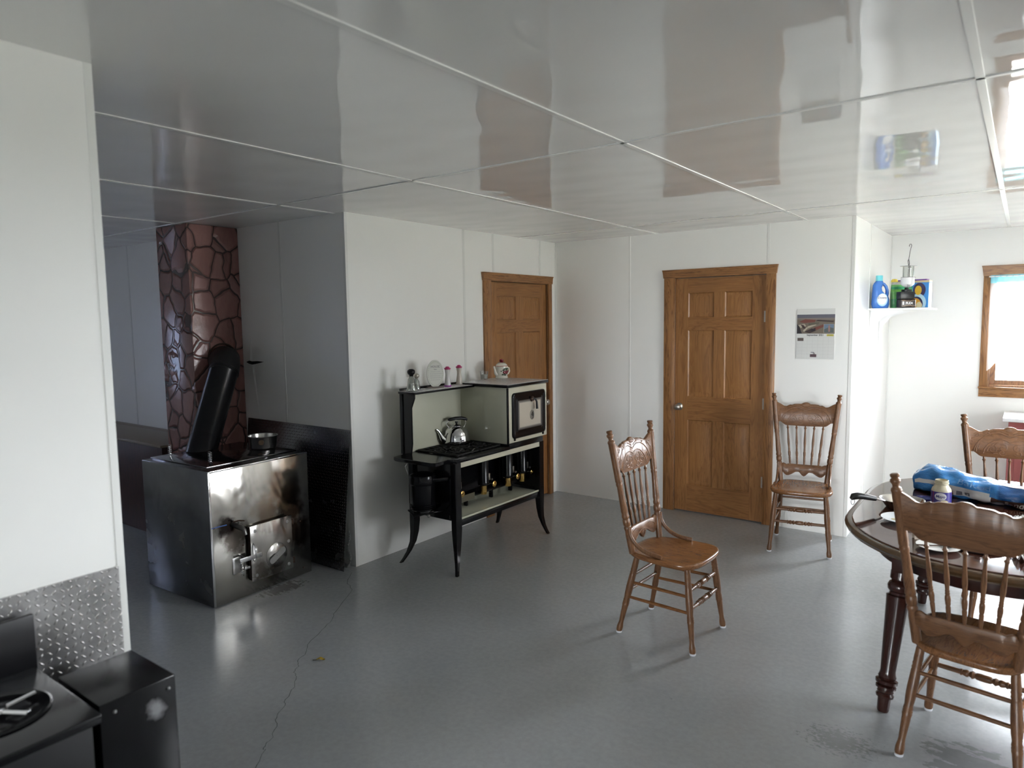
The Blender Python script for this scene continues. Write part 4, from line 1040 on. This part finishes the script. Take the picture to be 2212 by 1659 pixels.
sp_('rivet_set', m, STEELD, 50, fd)
My = T(fx+.0362, .063, .215) @ R(PI/2, 'Y') @ R(rad(90), 'Z')
m = MB(); m.lathe([(0, 0), (.079, 0), (.080, .001), (.079, .002), (0, .002)], My, 40); dd = sp_('draft_disc', m, DST, 50, fd)
m = MB(); m.prism(rrect(-.062, .0, -.022, .022, .02), .0022, .0026, My @ R(rad(24), 'Z')); sp_('draft_slot', m, BLACKR, 0, fd)
m = MB(); m.prism(rrect(-.066, .070, -.026, .016, .018), .003, .006, My @ R(rad(30), 'Z'), bev=.001); m.lathe([(0, .006), (.005, .006), (.004, .009), (0, .010)], My, 12); sp_('draft_slider', m, STEELD, 40, fd)
m = MB(); m.box(fx+.036, fx+.044, Dy0-.085, Dy0+.075, .240, .268, .002); m.lathe([(0, 0), (.006, 0), (.005, .004), (0, .005)], T(fx+.044, Dy0+.06, .254) @ R(PI/2, 'Y'), 12); lt = sp_('latch_bar', m, STEELD, 35, fd)
m = MB(); m.tube([(fx+.04, Dy0+.018, .225), (fx+.058, Dy0+.018, .235), (fx+.060, Dy0+.018, .315), (fx+.04, Dy0+.018, .335)], .0032, 8); sp_('latch_guide', m, CHROME, 60, fd)
m = MB(); m.tube([(fx, Dy0-.045, .20), (fx+.030, Dy0-.045, .205), (fx+.035, Dy0-.048, .268), (fx, Dy0-.05, .275)], .005, 8); m.box(fx, fx+.03, Dy0-.045, Dy0-.006, .185, .200, .001); m.box(fx, fx+.006, Dy0-.11, Dy0-.05, .17, .27, .001); sp_('latch_bracket', m, STEELD, 40)
k_ = coil(T(fx+.045, Dy0-.074, .245) @ R(PI, 'X'), 8, .010, .082); sp_('coil_handle', k_, CHROME, 60, fd)
for z in (.135, .395):
    m = MB(); m.lathe([(0, -.02), (.007, -.02), (.007, .02), (0, .02)], T(fx+.012, Dy1+.024, z), 10); m.box(fx, fx+.022, Dy1-.004, Dy1+.018, z-.008, z+.008, .002); sp_('hinge', m, DKBRN)
# drain tap and small bolt heads
m = MB(); m.tube([(fx, -.215, .485), (fx+.03, -.213, .478), (fx+.06, -.205, .470), (fx+.082, -.196, .455), (fx+.088, -.193, .425)], [.017, .019, .016, .014, .012], 14); m.lathe([(0, 0), (.007, 0), (.007, .02), (0, .02)], T(fx+.05, -.208, .485), 10); tapo = sp_('drain_tap', m, mat('tarnished_tap', (.16, .155, .145), .35, .9), 50)
m = MB(); m.tube([(fx+.034, -.235, .507), (fx+.05, -.208, .512), (fx+.066, -.18, .507)], .005, 8); sp_('tap_handle', m, DKBRN, 50, tapo)
m = MB()
for y, z in ((.285, .375), (-.155, .335), (.30, .05), (-.345, .49)): m.lathe([(0, 0), (.007, 0), (.005, .004), (0, .005)], T(fx, y, z) @ R(PI/2, 'Y'), 10)
sp_('bolt_set', m, DKBRN, 50)
m = MB(); m.tube([(fx+.001, -.36, .492), (fx+.002, -.31, .492), (fx+.002, -.26, .490)], .0035, 8); sp_('blue_tube', m, mat('blue_plastic_tube', (.03, .09, .30), .35), 60)
t = thing('stove_pipe', 'black stove pipe slanting from the steel stove up to the chimney', 'pipe', (-.86, -3.19, sh_+.009))
A, B_ = V(-.855, -3.185, .846), V(-1.085, -2.86, 1.345)
dirp = (B_-A).normalized()
Mp = Matrix.Translation(A) @ dirp.to_track_quat('Z', 'Y').to_matrix().to_4x4(); Lp = (B_-A).length
PIPE = mat('blued_stove_pipe', (.035, .034, .036), .24, .9)
m = MB(); m.lathe([(.098, 0.075), (.101, .077), (.101, Lp-.004), (.104, Lp), (.098, Lp)], Mp, 40)
lo_ = [v for v in m.bm.verts]
po = obj('pipe_length', m, PIPE, t, 40, True)
# lower end scribed to the stove top
m = MB(); u_, v_ = Mp.to_3x3() @ V(1, 0, 0), Mp.to_3x3() @ V(0, 1, 0); l0, l1 = [], []
for k in range(40):
    a = 2*PI*k/40; o_ = (u_*math.cos(a)+v_*math.sin(a))*.100
    p = A+o_; s_ = (sh_+.009-p.z)/dirp.z; l0.append(p+dirp*s_); l1.append(p+dirp*.16)
m.rings([l0, l1], cap0=False, cap1=False); obj('pipe_foot', m, PIPE, t, 60, True)
Cc = V(-1.245, -2.765, 1.435)
m = MB(); pts = [B_-dirp*.01, B_+dirp*.03, B_+dirp*.075+V(-.01, .0, .005), B_+dirp*.105+V(-.04, .0, .0), Cc+V(.045, -.005, -.004), Cc+V(.0, 0, 0)]
m.tube(pts, [.103, .106, .107, .107, .105, .104], 32, up=(.3, .8, -.2)); obj('elbow', m, mat('matte_black_elbow', (.008, .008, .008), .5), t, 45, True)
m = MB()
for s_ in (.0, .012): m.tube([B_+dirp*s_+(u_*math.cos(a)+v_*math.sin(a))*.105 for a in [2*PI*k/36 for k in range(36)]], .003, 6, closed=True)
obj('joint_band', m, PIPE, t, 60, True)
t = thing('saucepan', 'dented aluminium saucepan without a handle on top of the steel stove', 'pan', (-.53, -2.925, sh_+.0085), rad(-40))
m = MB(); m.lathe([(0, 0), (.076, 0), (.083, .004), (.088, .012), (.096, .082), (.100, .086), (.103, .088), (.101, .090), (.094, .087), (.086, .014), (.08, .006), (0, .006)], None, 44); obj('pan_body', m, mat('worn_aluminium', (.55, .54, .52), .2, 1), t, 40)
m = MB(); m.lathe([(0, .0), (.016, .0), (.018, .002), (.017, .005), (.010, .006), (.006, .004), (0, .004)], T(.0915, 0, .052) @ R(rad(83), 'Y'), 18); obj('handle_scar', m, mat('scorched_mount', (.10, .065, .04), .5, .5), t, 50)
# leaning diamond plate
t = thing('tread_plate', 'tall diamond plate sheet leaning on the wall beside the steel stove', 'metal sheet', (-.6, -2.65, 0))
m = MB(); tilt = math.atan2(.102, .966)
m.box(-.605, .602, -.003, 0, 0, .972, .0006); 
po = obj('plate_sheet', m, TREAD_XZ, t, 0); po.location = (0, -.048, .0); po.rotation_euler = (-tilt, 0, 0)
t = thing('chain', 'short steel chain hanging behind the leaning diamond plate', 'chain', (-.03, -2.605, .0))
m = MB()
for k in range(14):
    c_ = V(-.012+.012*math.sin(k*.7), -.004, .03+k*.017)
    m.tube([c_+V(.006*math.cos(a)*(1 if k % 2 else .3), .006*math.cos(a)*(0 if k % 2 else 1), .011*math.sin(a)) for a in [2*PI*j/12 for j in range(12)]], .0015, 5, closed=True)
for j in range(14): 
    a0_ = j*.9; c_ = V(-.02+.015*math.cos(a0_), -.02+.012*math.sin(a0_), .006+.004*(j % 3)); m.tube([c_+V(.010*math.cos(a), .008*math.sin(a), .003*math.sin(2*a)) for a in [2*PI*i/10 for i in range(10)]], .0016, 5, closed=True)
obj('links', m, CHROME, t, 60)
# wood box left of the chimney
t = thing('wood_box', 'dark red wooden storage box with tan top left of the chimney', 'box', (-2.75, -2.83, 0))
DRED = wood('dark_red_boards', (.03, .008, .006), (.045, .012, .009), (.055, .016, .012), 'Z', .45, 1)
m = MB(); m.box(-3.9, -1.70, -3.045, YW-.004, .03, .745, .004); m.box(-3.88, -1.72, -3.02, YW-.01, 0, .03); obj('box_body', m, DRED, t, 30, True)
m = MB(); m.box(-3.92, -1.692, -3.06, -2.66, .745, .765, .003); obj('lid', m, mat('tan_worktop', (.25, .20, .15), .4), t, 30, True)
m = MB(); m.box(-3.92, -1.692, -2.655, YW-.004, .745, .766, .003); obj('back_rail', m, bpy.data.materials['tan_worktop'], t, 30, True)
# ------------------------------------------------------------------ wall shelf and its contents
t = thing('wall_shelf', 'white shelf on metal brackets on the bright recess wall', 'shelf', (XJ, 1.0, 1.735))
m = MB(); m.box(XJ+.001, XJ+.425, .585, 1.30, 1.743, 1.758, .002); obj('board', m, WHITEP, t, 30, True)
for y in (.70, 1.15):
    m = MB(); m.box(XJ+.001, XJ+.006, y-.012, y+.012, 1.45, 1.743, .001)
    pl = [(XJ+.006, 1.743), (XJ+.24, 1.743), (XJ+.24, 1.730), (XJ+.10, 1.69), (XJ+.04, 1.62), (XJ+.006, 1.52)]
    m.prism(pl, -.0015, .0015, T(0, y, 0) @ R(PI/2, 'X')); m.box(XJ+.006, XJ+.24, y-.010, y+.010, 1.739, 1.743); obj('bracket', m, WHITEP, t, 30, True)
SH = 1.7582
# fabric softener bottle
t = thing('softener_bottle', 'blue plastic softener bottle with turquoise cap at the left shelf end', 'bottle', (2.728, .668, SH), rad(36))
def bsec(z, w, d, cx=0, n=32):
    return [(cx+math.copysign(abs(math.cos(2*PI*k/n))**.8, math.cos(2*PI*k/n))*w, math.copysign(abs(math.sin(2*PI*k/n))**.8, math.sin(2*PI*k/n))*d, z) for k in range(n)]
BLU = mat('softener_blue', (.055, .19, .58), .25)
m = MB(); m.rings([bsec(0, .056, .036), bsec(.004, .061, .040), bsec(.03, .067, .044), (bsec(.07, .066, .044)), bsec(.10, .060, .042, -.004), bsec(.118, .046, .040, -.018), bsec(.14, .034, .037, -.028), bsec(.165, .031, .034, -.030), bsec(.188, .036, .032, -.024), bsec(.205, .034, .028, -.018), bsec(.215, .028, .026, -.014), bsec(.222, .024, .024, -.014)]); obj('bottle_body', m, BLU, t, 60)
m = MB(); m.tube([(.000, 0, .203), (.024, 0, .196), (.042, 0, .176), (.052, 0, .148), (.053, 0, .118), (.044, 0, .092)], [.012, .0115, .0115, .0115, .0125, .016], 14, flat=(1, 1.2)); obj('grip', m, BLU, t, 60)
m = MB(); m.lathe([(0, .222), (.026, .222), (.026, .262), (.024, .266), (0, .266)], T(-.014, 0, 0), 28); obj('cap', m, mat('turquoise_cap', (.16, .58, .66), .3), t, 40)
def bpatch(outline, y, cx=0): return [(cx+x, y(x), z) for x, z in outline]
yb = lambda x: -.0455*(1-min(1, abs(x)/.075)**3)**.5-.0012
m = MB()
e1 = ell(.043, .052, 40, -.006, .068); m.add([(x, yb(x), z) for x, z in e1], [tuple(range(40))]); obj('label', m, mat('label_sky_blue', (.38, .62, .80), .35), t, 0)
m = MB(); e1 = ell(.036, .044, 40, -.008, .073); m.add([(x, yb(x)-.0012, z) for x, z in e1], [tuple(range(40))]); obj('label_oval', m, WHITEP, t, 0)
m = text_mesh('Downy', .024, None, ext=.0003)
for v in m.bm.verts: v.co = V(v.co.x-.008, yb(v.co.x)-.003, v.co.z+.084)
obj('lettering', m, mat('navy_letters', (.03, .04, .16), .4), t, 0)
t = thing('cleaner_pouch', 'green pouch of garden product between the softener bottle and the lamp', 'pouch', (2.866, .760, SH), rad(30))
m = MB(); loops = []
for z, d, w in ((0, .030, .078), (.01, .034, .080), (.06, .036, .081), (.12, .030, .081), (.17, .016, .080), (.195, .004, .080), (.21, .003, .080)):
    loops.append([(w*math.cos(2*PI*k/28) if abs(math.cos(2*PI*k/28)) > .98 else w*max(-1, min(1, 1.25*math.cos(2*PI*k/28))), d*math.sin(2*PI*k/28), z) for k in range(28)])
m.rings(loops)
g_ = NT('green_pouch'); s_ = g_.node('ShaderNodeSeparateXYZ', {0: g_.coord()})
z_ = g_.math('MULTIPLY', s_.outputs[2], 4.762)
cg = g_.ramp(z_, [(0, (.05, .26, .09)), (.30, (.03, .22, .09)), (.34, (.10, .30, .08)), (.62, (.14, .38, .07)), (.72, (.03, .25, .12)), (.82, (.12, .36, .10)), (.90, (.55, .55, .5))], 'CONSTANT')
cg = g_.mix(.5, cg, g_.ramp(g_.noise(g_.coord(), 30, 3), [(.35, .5), (.65, 1.4)]), 'MULTIPLY'); g_.set(Base_Color=cg, Roughness=.3)
obj('pouch_film', m, g_.m, t, 60)
m = MB(); m.add([(x, -.0375, z) for x, z in [(.012, .145), (.062, .145), (.062, .125), (.037, .100), (.012, .125)]], [(0, 1, 2, 3, 4)]); obj('shield_mark', m, mat('pale_print', (.55, .65, .5), .4), t, 0)
m = MB(); m.add([(x, -.0378, z) for x, z in ell(.009, .012, 20, -.036, .105)], [tuple(range(20))]); obj('red_mark', m, mat('red_print', (.45, .05, .06), .4), t, 0)
m = MB(); m.lathe([(0, 0), (.03, .0005), (0, .001)], T(.005, -.0378, .060) @ R(PI/2, 'X'), 9, sy=.6); obj('yellow_bloom', m, mat('yellow_print', (.5, .38, .04), .4), t, 0)
# blue detergent box
t = thing('detergent_box', 'large blue detergent box with purple rim and orange rings at the right shelf end', 'box', (2.972, .885, SH), rad(-16))
m = MB(); m.box(-.165, .090, -.030, .030, 0, .205, .002); obj('carton', m, mat('carton_blue', (.045, .24, .62), .35), t, 30)
m = MB(); m.box(-.167, .092, -.032, .032, .205, .222, .002); obj('lid_band', m, mat('carton_cream', (.62, .50, .30), .4), t, 30)
m = MB(); m.box(-.166, .072, -.0325, .031, .222, .232, .002); obj('purple_rim', m, mat('carton_purple', (.13, .035, .25), .4), t, 30)
m = MB(); m.box(.0902, .0908, -.028, .028, .004, .20); obj('pale_side', m, mat('carton_pale_blue', (.32, .58, .85), .4), t, 0)
def disc(cx, cz, a, b_, y, col, nm): 
    q = MB(); q.add([(min(.089, x), y, max(.003, z)) for x, z in ell(a, b_, 36, cx, cz)], [tuple(range(36))]); obj(nm, q, mat(nm+'_ink%d' % int(-y*1e5), col, .4), t, 0)
disc(.020, .145, .048, .058, -.0306, (.035, .025, .09), 'dark_ring'); disc(.012, .142, .026, .038, -.0310, (.70, .42, .04), 'amber_center')
disc(.012, .040, .062, .075, -.0308, (.50, .70, .85), 'pale_swoosh'); disc(.000, .030, .050, .062, -.0312, (.035, .03, .10), 'dark_swoosh'); disc(-.008, .022, .046, .058, -.0316, (.75, .36, .05), 'orange_swoosh'); disc(.022, .018, .024, .030, -.0320, (.80, .70, .45), 'cream_swoosh')
# battery lamp
t = thing('battery_lamp', 'hanging battery lamp with clear chimney, disc and hook standing on its battery', 'lamp', (2.915, .650, SH), rad(36))
m = MB(); m.box(-.062, .062, -.034, .034, 0, .070, .010, seg=3); bt = obj('battery_pack', m, mat('dark_brown_casing', (.022, .014, .014), .35), t, 40)
m = text_mesh('FLEX', .024, T(.008, -.0345, .036), xs=1.1, off=.0006); obj('lettering', m, WHITEP, bt, 0)
m = MB(); m.box(-.046, -.034, -.0348, -.034, .024, .050, .0003); obj('cell_mark', m, WHITEP, bt, 0)
m = MB()
for z, s_ in ((.058, -1), (.014, 1)):
    m.tube([(-.050, -.0345, z), (-.030, -.0345, z), (-.020, -.0345, z+.005*s_), (.020, -.0345, z+.005*s_), (.030, -.0345, z), (.050, -.0345, z)], .0017, 6)
obj('tan_stripe', m, mat('tan_stripe', (.42, .26, .14), .4), bt, 60)
m = MB(); m.box(-.064, .048, -.036, .030, .071, .128, .003); m.box(-.030, .030, -.028, .022, .128, .146, .003); m.box(-.012, .012, -.034, -.028, .122, .136, .002); obj('adapter_block', m, BLACKPL, t, 35)
m = MB(); m.lathe([(0, .146), (.014, .146), (.016, .152), (.012, .160), (0, .160)], T(-.004, -.010, 0), 16); obj('socket', m, BLACKPL, t, 50)
m = MB(); m.lathe([(.012, .162), (.030, .170), (.047, .185), (.049, .192), (.049, .240), (0, .240)], T(.006, 0, 0), 36); obj('bulb_base', m, mat('white_bulb_base', (.72, .72, .74), .25), t, 50)
m = MB(); m.lathe([(.040, .2405), (.0405, .242), (.0405, .330)], T(.010, 0, 0), 36); obj('globe', m, m_glass('lamp_globe', (.86, .88, .86), .06), t, 50)
m = MB(); m.lathe([(0, .330), (.060, .330), (.0605, .332), (0, .3335)], T(.010, 0, 0), 40); obj('reflector_disc', m, STEELD, t, 40)
m = MB(); m.tube([(-.014, -.040, .160), (-.014, -.044, .330)], .0022, 6); m.tube([(-.004, -.040, .160), (-.004, -.044, .330)], .0022, 6); m.tube([(.035, .03, .24), (.035, .03, .33)], .0018, 6); m.tube([(.010+.0495*math.cos(a), .0495*math.sin(a), .242) for a in [2*PI*k/32 for k in range(32)]], .0016, 6, closed=True); obj('guard_wire', m, mat('dark_wire', (.10, .09, .09), .4, .8), t, 60)
m = MB(); m.tube([(-.014, -.042, .332), (-.012, -.03, .355), (-.002, -.008, .372), (.008, 0, .378), (.018, .01, .372), (.026, .02, .355), (.028, .028, .332)], .0022, 8); m.tube([(.008, 0, .378), (.012, 0, .40), (.016, 0, .44), (.024, 0, .475), (.028, 0, .492), (.024, 0, .503), (.015, 0, .503), (.010, 0, .494), (.010, 0, .484)], .0022, 8); m.lathe([(0, .374), (.006, .377), (0, .384)], T(.008, 0, 0), 10); obj('hook', m, bpy.data.materials['dark_wire'], t, 60)
t = thing('cleaning_bottle', 'pale bottle with yellow cap behind the lamp on the shelf', 'bottle', (2.806, .812, SH))
m = MB(); m.lathe([(0, 0), (.020, 0), (.022, .004), (.022, .15), (.018, .185), (.016, .195), (0, .195)], None, 28); obj('bottle_body', m, mat('pale_bottle', (.60, .58, .50), .3), t, 50)
m = MB(); m.lathe([(0, .195), (.020, .195), (.024, .20), (.026, .226), (.018, .238), (0, .240)], None, 24); obj('cap', m, mat('yellow_cap', (.78, .60, .08), .3), t, 50)
t = thing('dish_soap_bottle', 'pale yellow bottle half hidden behind the softener, against the wall', 'bottle', (2.69, .755, SH))
m = MB(); m.lathe([(0, 0), (.030, 0), (.032, .004), (.032, .14), (.014, .175), (.012, .185), (0, .185)], None, 24); obj('bottle_body', m, mat('pale_green_bottle', (.40, .48, .38), .3), t, 50)
m = MB(); m.lathe([(0, .185), (.016, .185), (.016, .215), (.008, .225), (0, .225)], None, 20); obj('cap', m, bpy.data.materials['yellow_cap'], t, 50)
# ------------------------------------------------------------------ calendar on the back wall
t = thing('wall_calendar', 'paper wall calendar with farm photograph beside the back door', 'calendar', (2.388, -.001, 1.37))
cw, chh = .279, .389
PAPER = mat('calendar_paper', (.66, .66, .64), .6)
m = MB(); m.box(-cw/2, cw/2, -.003, 0, 0, chh, .0004); obj('sheet', m, PAPER, t, 0)
def flat(nm, polys, y, par=None):
    """polys: list of (list of (x,z), material)"""
    m = MB(); mats_ = []
    for pl, mt in polys:
        if mt not in mats_: mats_.append(mt)
        m.add([(x, y, z) for x, z in pl], [tuple(range(len(pl)))], mi=mats_.index(mt)); y -= .00002
    return obj(nm, m, mats_, par or t, 0)
def ink(nm, c): 
    return bpy.data.materials.get(nm) or mat(nm, c, .6)
def q_(x0, x1, z0, z1): return [(x0, z0), (x1, z0), (x1, z1), (x0, z1)]
px0, px1, pz0, pz1 = -.136, .139, .197, .345
def pp(*pts): return [(px0+(px1-px0)*x, pz0+(pz1-pz0)*z) for x, z in pts]
SKY_, EARTH, ROOF, ROOFD, WALLP, DK, GRS = ink('print_sky', (.12, .12, .15)), ink('print_earth', (.16, .13, .10)), ink('print_roof', (.17, .055, .04)), ink('print_roof_dark', (.05, .03, .03)), ink('print_wall', (.40, .35, .27)), ink('print_dark', (.03, .025, .03)), ink('print_yard', (.11, .10, .07))
flat('photograph', [(pp((0, 0), (1, 0), (1, 1), (0, 1)), EARTH), (pp((0, .80), (1, .80), (1, 1), (0, 1)), SKY_), (pp((0, .74), (1, .72), (1, .82), (0, .82)), ink('print_haze', (.20, .17, .15))),
 (pp((0, 0), (.14, 0), (.05, .45), (0, .5)), DK), (pp((.05, .62), (.22, .76), (.50, .72), (.48, .60), (.20, .55)), ROOF), (pp((.03, .45), (.20, .52), (.25, .40), (.10, .30)), WALLP), (pp((.10, .48), (.16, .28), (.25, .25), (.18, .45)), ROOFD),
 (pp((.16, .15), (.27, .35), (.30, .30), (.20, .10)), WALLP), (pp((.28, .38), (.50, .50), (.52, .45), (.30, .28)), WALLP), (pp((.30, .55), (.60, .60), (.58, .50), (.32, .42)), GRS), (pp((.44, .30), (.70, .48), (.78, .42), (.52, .18)), ROOF), (pp((.20, .10), (.40, .28), (.52, .16), (.34, .02)), ROOFD), (pp((.36, .20), (.50, .30), (.50, .20), (.40, .10)), DK), (pp((.50, .66), (.95, .60), (.98, .66), (.55, .72)), ROOFD)], -.0034)
flat('inset_picture', [(pp((.71, .04), (.985, .04), (.985, .50), (.71, .50)), WALLP), (pp((.72, .05), (.975, .05), (.975, .49), (.72, .49)), ink('print_blue_sky', (.14, .20, .28))), (pp((.72, .05), (.975, .05), (.975, .28), (.85, .34), (.72, .22)), ink('print_barn', (.10, .12, .12))), (pp((.83, .1), (.88, .1), (.88, .40), (.855, .46), (.83, .40)), ink('print_silo', (.30, .18, .16)))], -.0038)
m = text_mesh('September 2021', .0185, T(.0, -.0034, .186), ext=.0001, off=.0005); obj('lettering', m, ink('print_black', (.03, .03, .03)), t, 0)
flat('yellow_logo', [(q_(.083, .132, .178, .193), ink('print_yellow', (.55, .48, .08))), (q_(.090, .122, .184, .188), ink('print_olive', (.25, .24, .08)))], -.0034)
m = MB()
for k in range(8): m.box(-.134+k*.0383-.0003, -.134+k*.0383+.0003, -.0033, -.003, .012, .168)
for k in range(7): m.box(-.134, .134, -.0033, -.003, .012+k*.026-.0003, .012+k*.026+.0003)
obj('day_grid', m, ink('print_grid', (.42, .42, .42)), t, 0)
flat('small_pictures', [(q_(-.130, -.085, .140, .164), ink('print_brown', (.10, .075, .065))), (q_(-.035, .012, .016, .038), ink('print_maroon', (.12, .07, .08))), (q_(-.030, -.006, .050, .055), SKY_), (q_(-.012, -.008, .036, .052), ROOFD), (q_(-.004, .000, .036, .050), ROOFD)], -.0036)
# ------------------------------------------------------------------ red dresser under the window
t = thing('dresser', 'dusty red dresser with a white top under the bright window', 'dresser', (3.98, 1.40, 0))
DR = mat('dusty_red_paint', (.30, .085, .08), .4)
m = MB(); m.box(3.615, 4.36, 1.20, 1.68, .06, .822, .003); m.box(3.64, 4.335, 1.22, 1.67, 0, .06); obj('case', m, DR, t, 30, True)
m = MB(); m.box(3.575, 4.40, 1.165, 1.69, .823, .853, .006); obj('top', m, WHITEP, t, 40, True, 'white painted top')
for k in range(3):
    m = MB(); m.box(3.665, 4.31, 1.188, 1.20, .10+k*.235, .31+k*.235, .004); dw = obj('drawer', m, DR, t, 35, True)
    for x in (3.82, 4.155):
        m = MB(); m.lathe([(0, 0), (.014, 0), (.016, .01), (.010, .018), (0, .02)], T(x, 1.188, .205+k*.235) @ R(PI/2, 'X'), 16); obj('knob', m, DR, dw, 50, True)
# ------------------------------------------------------------------ near black range in the corner of the view
t = thing('black_range', 'black enamel cook stand with gas burner in the near left corner', 'stove', (1.72, -5.35, 0))
NZ = .795; BZ = .775
m = MB(); m.box(1.580, 1.985, -5.85, -5.045, NZ-.022, NZ, .004); obj('cook_top', m, BLACK, t, 40, True)
m = MB(); m.box(1.575, 1.592, -5.85, -5.040, NZ-.02, .940, .004); obj('backsplash', m, mat('black_satin', (.005, .005, .006), .35, 0, .25), t, 40, True)
m = MB(); m.box(1.60, 1.965, -5.84, -5.06, .02, NZ-.022, .003); m.box(1.61, 1.95, -5.83, -5.07, 0, .02); obj('cabinet', m, BLACKPL, t, 40, True)
m = MB(); m.lathe([(.062, NZ+.0005), (.094, NZ+.0005), (.098, NZ+.004), (.094, NZ+.006), (.080, NZ-.002), (.06, NZ-.002), (0, NZ-.002)], T(1.785, -5.195, 0), 40, sx=1.15, sy=1.15); obj('burner_bowl', m, BLACK, t, 40, True)
m = MB()
for k in range(5):
    a = .5+2*PI*k/5; m.tube([(1.785+.02*math.cos(a), -5.195+.02*math.sin(a), NZ+.012), (1.785+.088*math.cos(a), -5.195+.088*math.sin(a), NZ+.014)], .0075, 8, flat=(.6, 1))
m.lathe([(0, NZ+.008), (.024, NZ+.008), (.022, NZ+.018), (0, NZ+.020)], T(1.785, -5.195, 0), 20); obj('burner_grate', m, CHROME, t, 50, True)
t = thing('side_cabinet', 'black box cabinet standing beside the near cook stand, scuffed on its front', 'cabinet', (1.78, -4.915, 0))
sc_ = NT('scuffed_black'); vv = sc_.coord()
dd_ = sc_.node('ShaderNodeVectorMath', {0: vv, 1: (.126, .03, .70)}, operation='DISTANCE')
f_ = sc_.ramp(sc_.math('ADD', sc_.math('SUBTRACT', 1.0, sc_.math('DIVIDE', dd_.outputs['Value'], .05), clamp=True), sc_.math('MULTIPLY', sc_.math('SUBTRACT', sc_.noise(vv, 30, 4), .5), .9)), [(.35, 0), (.75, .55)])
sc_.set(Base_Color=sc_.mix(f_, (.005, .005, .006), (.35, .35, .36)), Roughness=.25, Specular_IOR_Level=.3)
m = MB(); m.box(1.660, 1.905, -5.020, -4.830, .002, BZ, .003); obj('cabinet_body', m, sc_.m, t, 40, True)
m = MB()
for y in (-4.985, -4.85): m.lathe([(0, 0), (.005, 0), (.004, .003), (0, .004)], T(1.905, y, .745) @ R(PI/2, 'Y'), 10)
obj('screw_pair', m, STEELD, t, 50, True)
t = thing('tread_plate', 'bright diamond plate heat shield on the near left wall', 'metal sheet', (1.545, -5.3, .45))
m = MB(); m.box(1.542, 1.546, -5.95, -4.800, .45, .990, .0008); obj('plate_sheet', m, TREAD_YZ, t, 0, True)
# ------------------------------------------------------------------ yellow leaf on the floor
t = thing('fallen_leaf', 'small curled yellow leaf lying on the grey floor near the crack', 'leaf', (.895, -3.595, .0), rad(30))
m = MB(); vs, fs = [], []
for i in range(9):
    u = i/8; w = .012*math.sin(PI*u)**.7
    for j in (-1, 0, 1): vs.append((-.022+.044*u, j*w, .003+.006*abs(j)+.006*math.sin(u*4)**2))
for i in range(8):
    for j in range(2): fs.append((i*3+j, i*3+j+1, i*3+j+4, i*3+j+3))
m.add(vs, fs); obj('blade', m, mat('leaf_yellow', (.38, .25, .02), .6), t, 60)
m = MB(); m.tube([(-.022, 0, .004), (-.034, -.002, .003), (-.042, .001, .002)], .0012, 5); obj('stalk', m, mat('leaf_stalk', (.12, .09, .04), .6), t, 60)
# ------------------------------------------------------------------ daylight and camera
w = bpy.data.worlds.new('sky'); bpy.context.scene.world = w; w.use_nodes = True
bg = w.node_tree.nodes['Background']; bg.inputs[0].default_value = (.92, .95, 1.0, 1); 
wt = w.node_tree; tcn = wt.nodes.new('ShaderNodeTexCoord'); sx_ = wt.nodes.new('ShaderNodeSeparateXYZ'); wt.links.new(tcn.outputs['Generated'], sx_.inputs[0])
def wm(op, a, b):
    nd = wt.nodes.new('ShaderNodeMath'); nd.operation = op
    for i_, v_ in ((0, a), (1, b)):
        if isinstance(v_, (int, float)): nd.inputs[i_].default_value = v_
        else: wt.links.new(v_, nd.inputs[i_])
    return nd.outputs[0]
# hazy sky, brighter along the north-south axis of the house
pos = wm('MULTIPLY', wm('POWER', wm('MAXIMUM', sx_.outputs[1], 0.0), 1.5), 72.0)
neg = wm('MULTIPLY', wm('POWER', wm('MAXIMUM', wm('MULTIPLY', sx_.outputs[1], -1.0), 0.0), 1.5), 36.0)
wt.links.new(wm('ADD', wm('ADD', pos, neg), 13.0), bg.inputs[1])
sl = bpy.data.lights.new('sun', 'SUN'); sl.energy = 30; sl.angle = rad(1); so = bpy.data.objects.new('sun', sl); C.objects.link(so); so.rotation_euler = (0, -rad(8), 0); so.location = (-10, 0, 15)
sc = bpy.context.scene
cam = bpy.data.cameras.new('camera'); co = bpy.data.objects.new('camera', cam); C.objects.link(co); sc.camera = co
yaw, pitch, roll = .6373, .0923, -.0138
cyw, syw = math.cos(yaw), math.sin(yaw)
f = V(-syw*math.cos(pitch), cyw*math.cos(pitch), -math.sin(pitch)); r = V(cyw, syw, 0); u = r.cross(f)
r2 = r*math.cos(roll)+u*math.sin(roll); u2 = u*math.cos(roll)-r*math.sin(roll)
Mc = Matrix((r2, u2, -f)).transposed().to_4x4(); Mc.translation = V(3.6923, -5.7133, 1.7055)
co.matrix_world = Mc
cam.sensor_width = 36; cam.sensor_fit = 'HORIZONTAL'; cam.lens = 1496.58*36/2212; cam.clip_start = .05
cam.dof.use_dof = True; cam.dof.focus_distance = 4.6; cam.dof.aperture_fstop = 2.6
vs_ = sc.view_settings
sc.display_settings.display_device = 'sRGB'; vs_.view_transform = 'Standard'; vs_.look = 'None'; vs_.gamma = 1; vs_.use_curve_mapping = False; vs_.exposure = 0.62
cy_ = sc.cycles
cy_.max_bounces = 12; cy_.diffuse_bounces = 6; cy_.glossy_bounces = 5; cy_.transmission_bounces = 6; cy_.transparent_max_bounces = 10
cy_.use_denoising = True; cy_.caustics_reflective = False; cy_.caustics_refractive = False; cy_.sample_clamp_indirect = 8
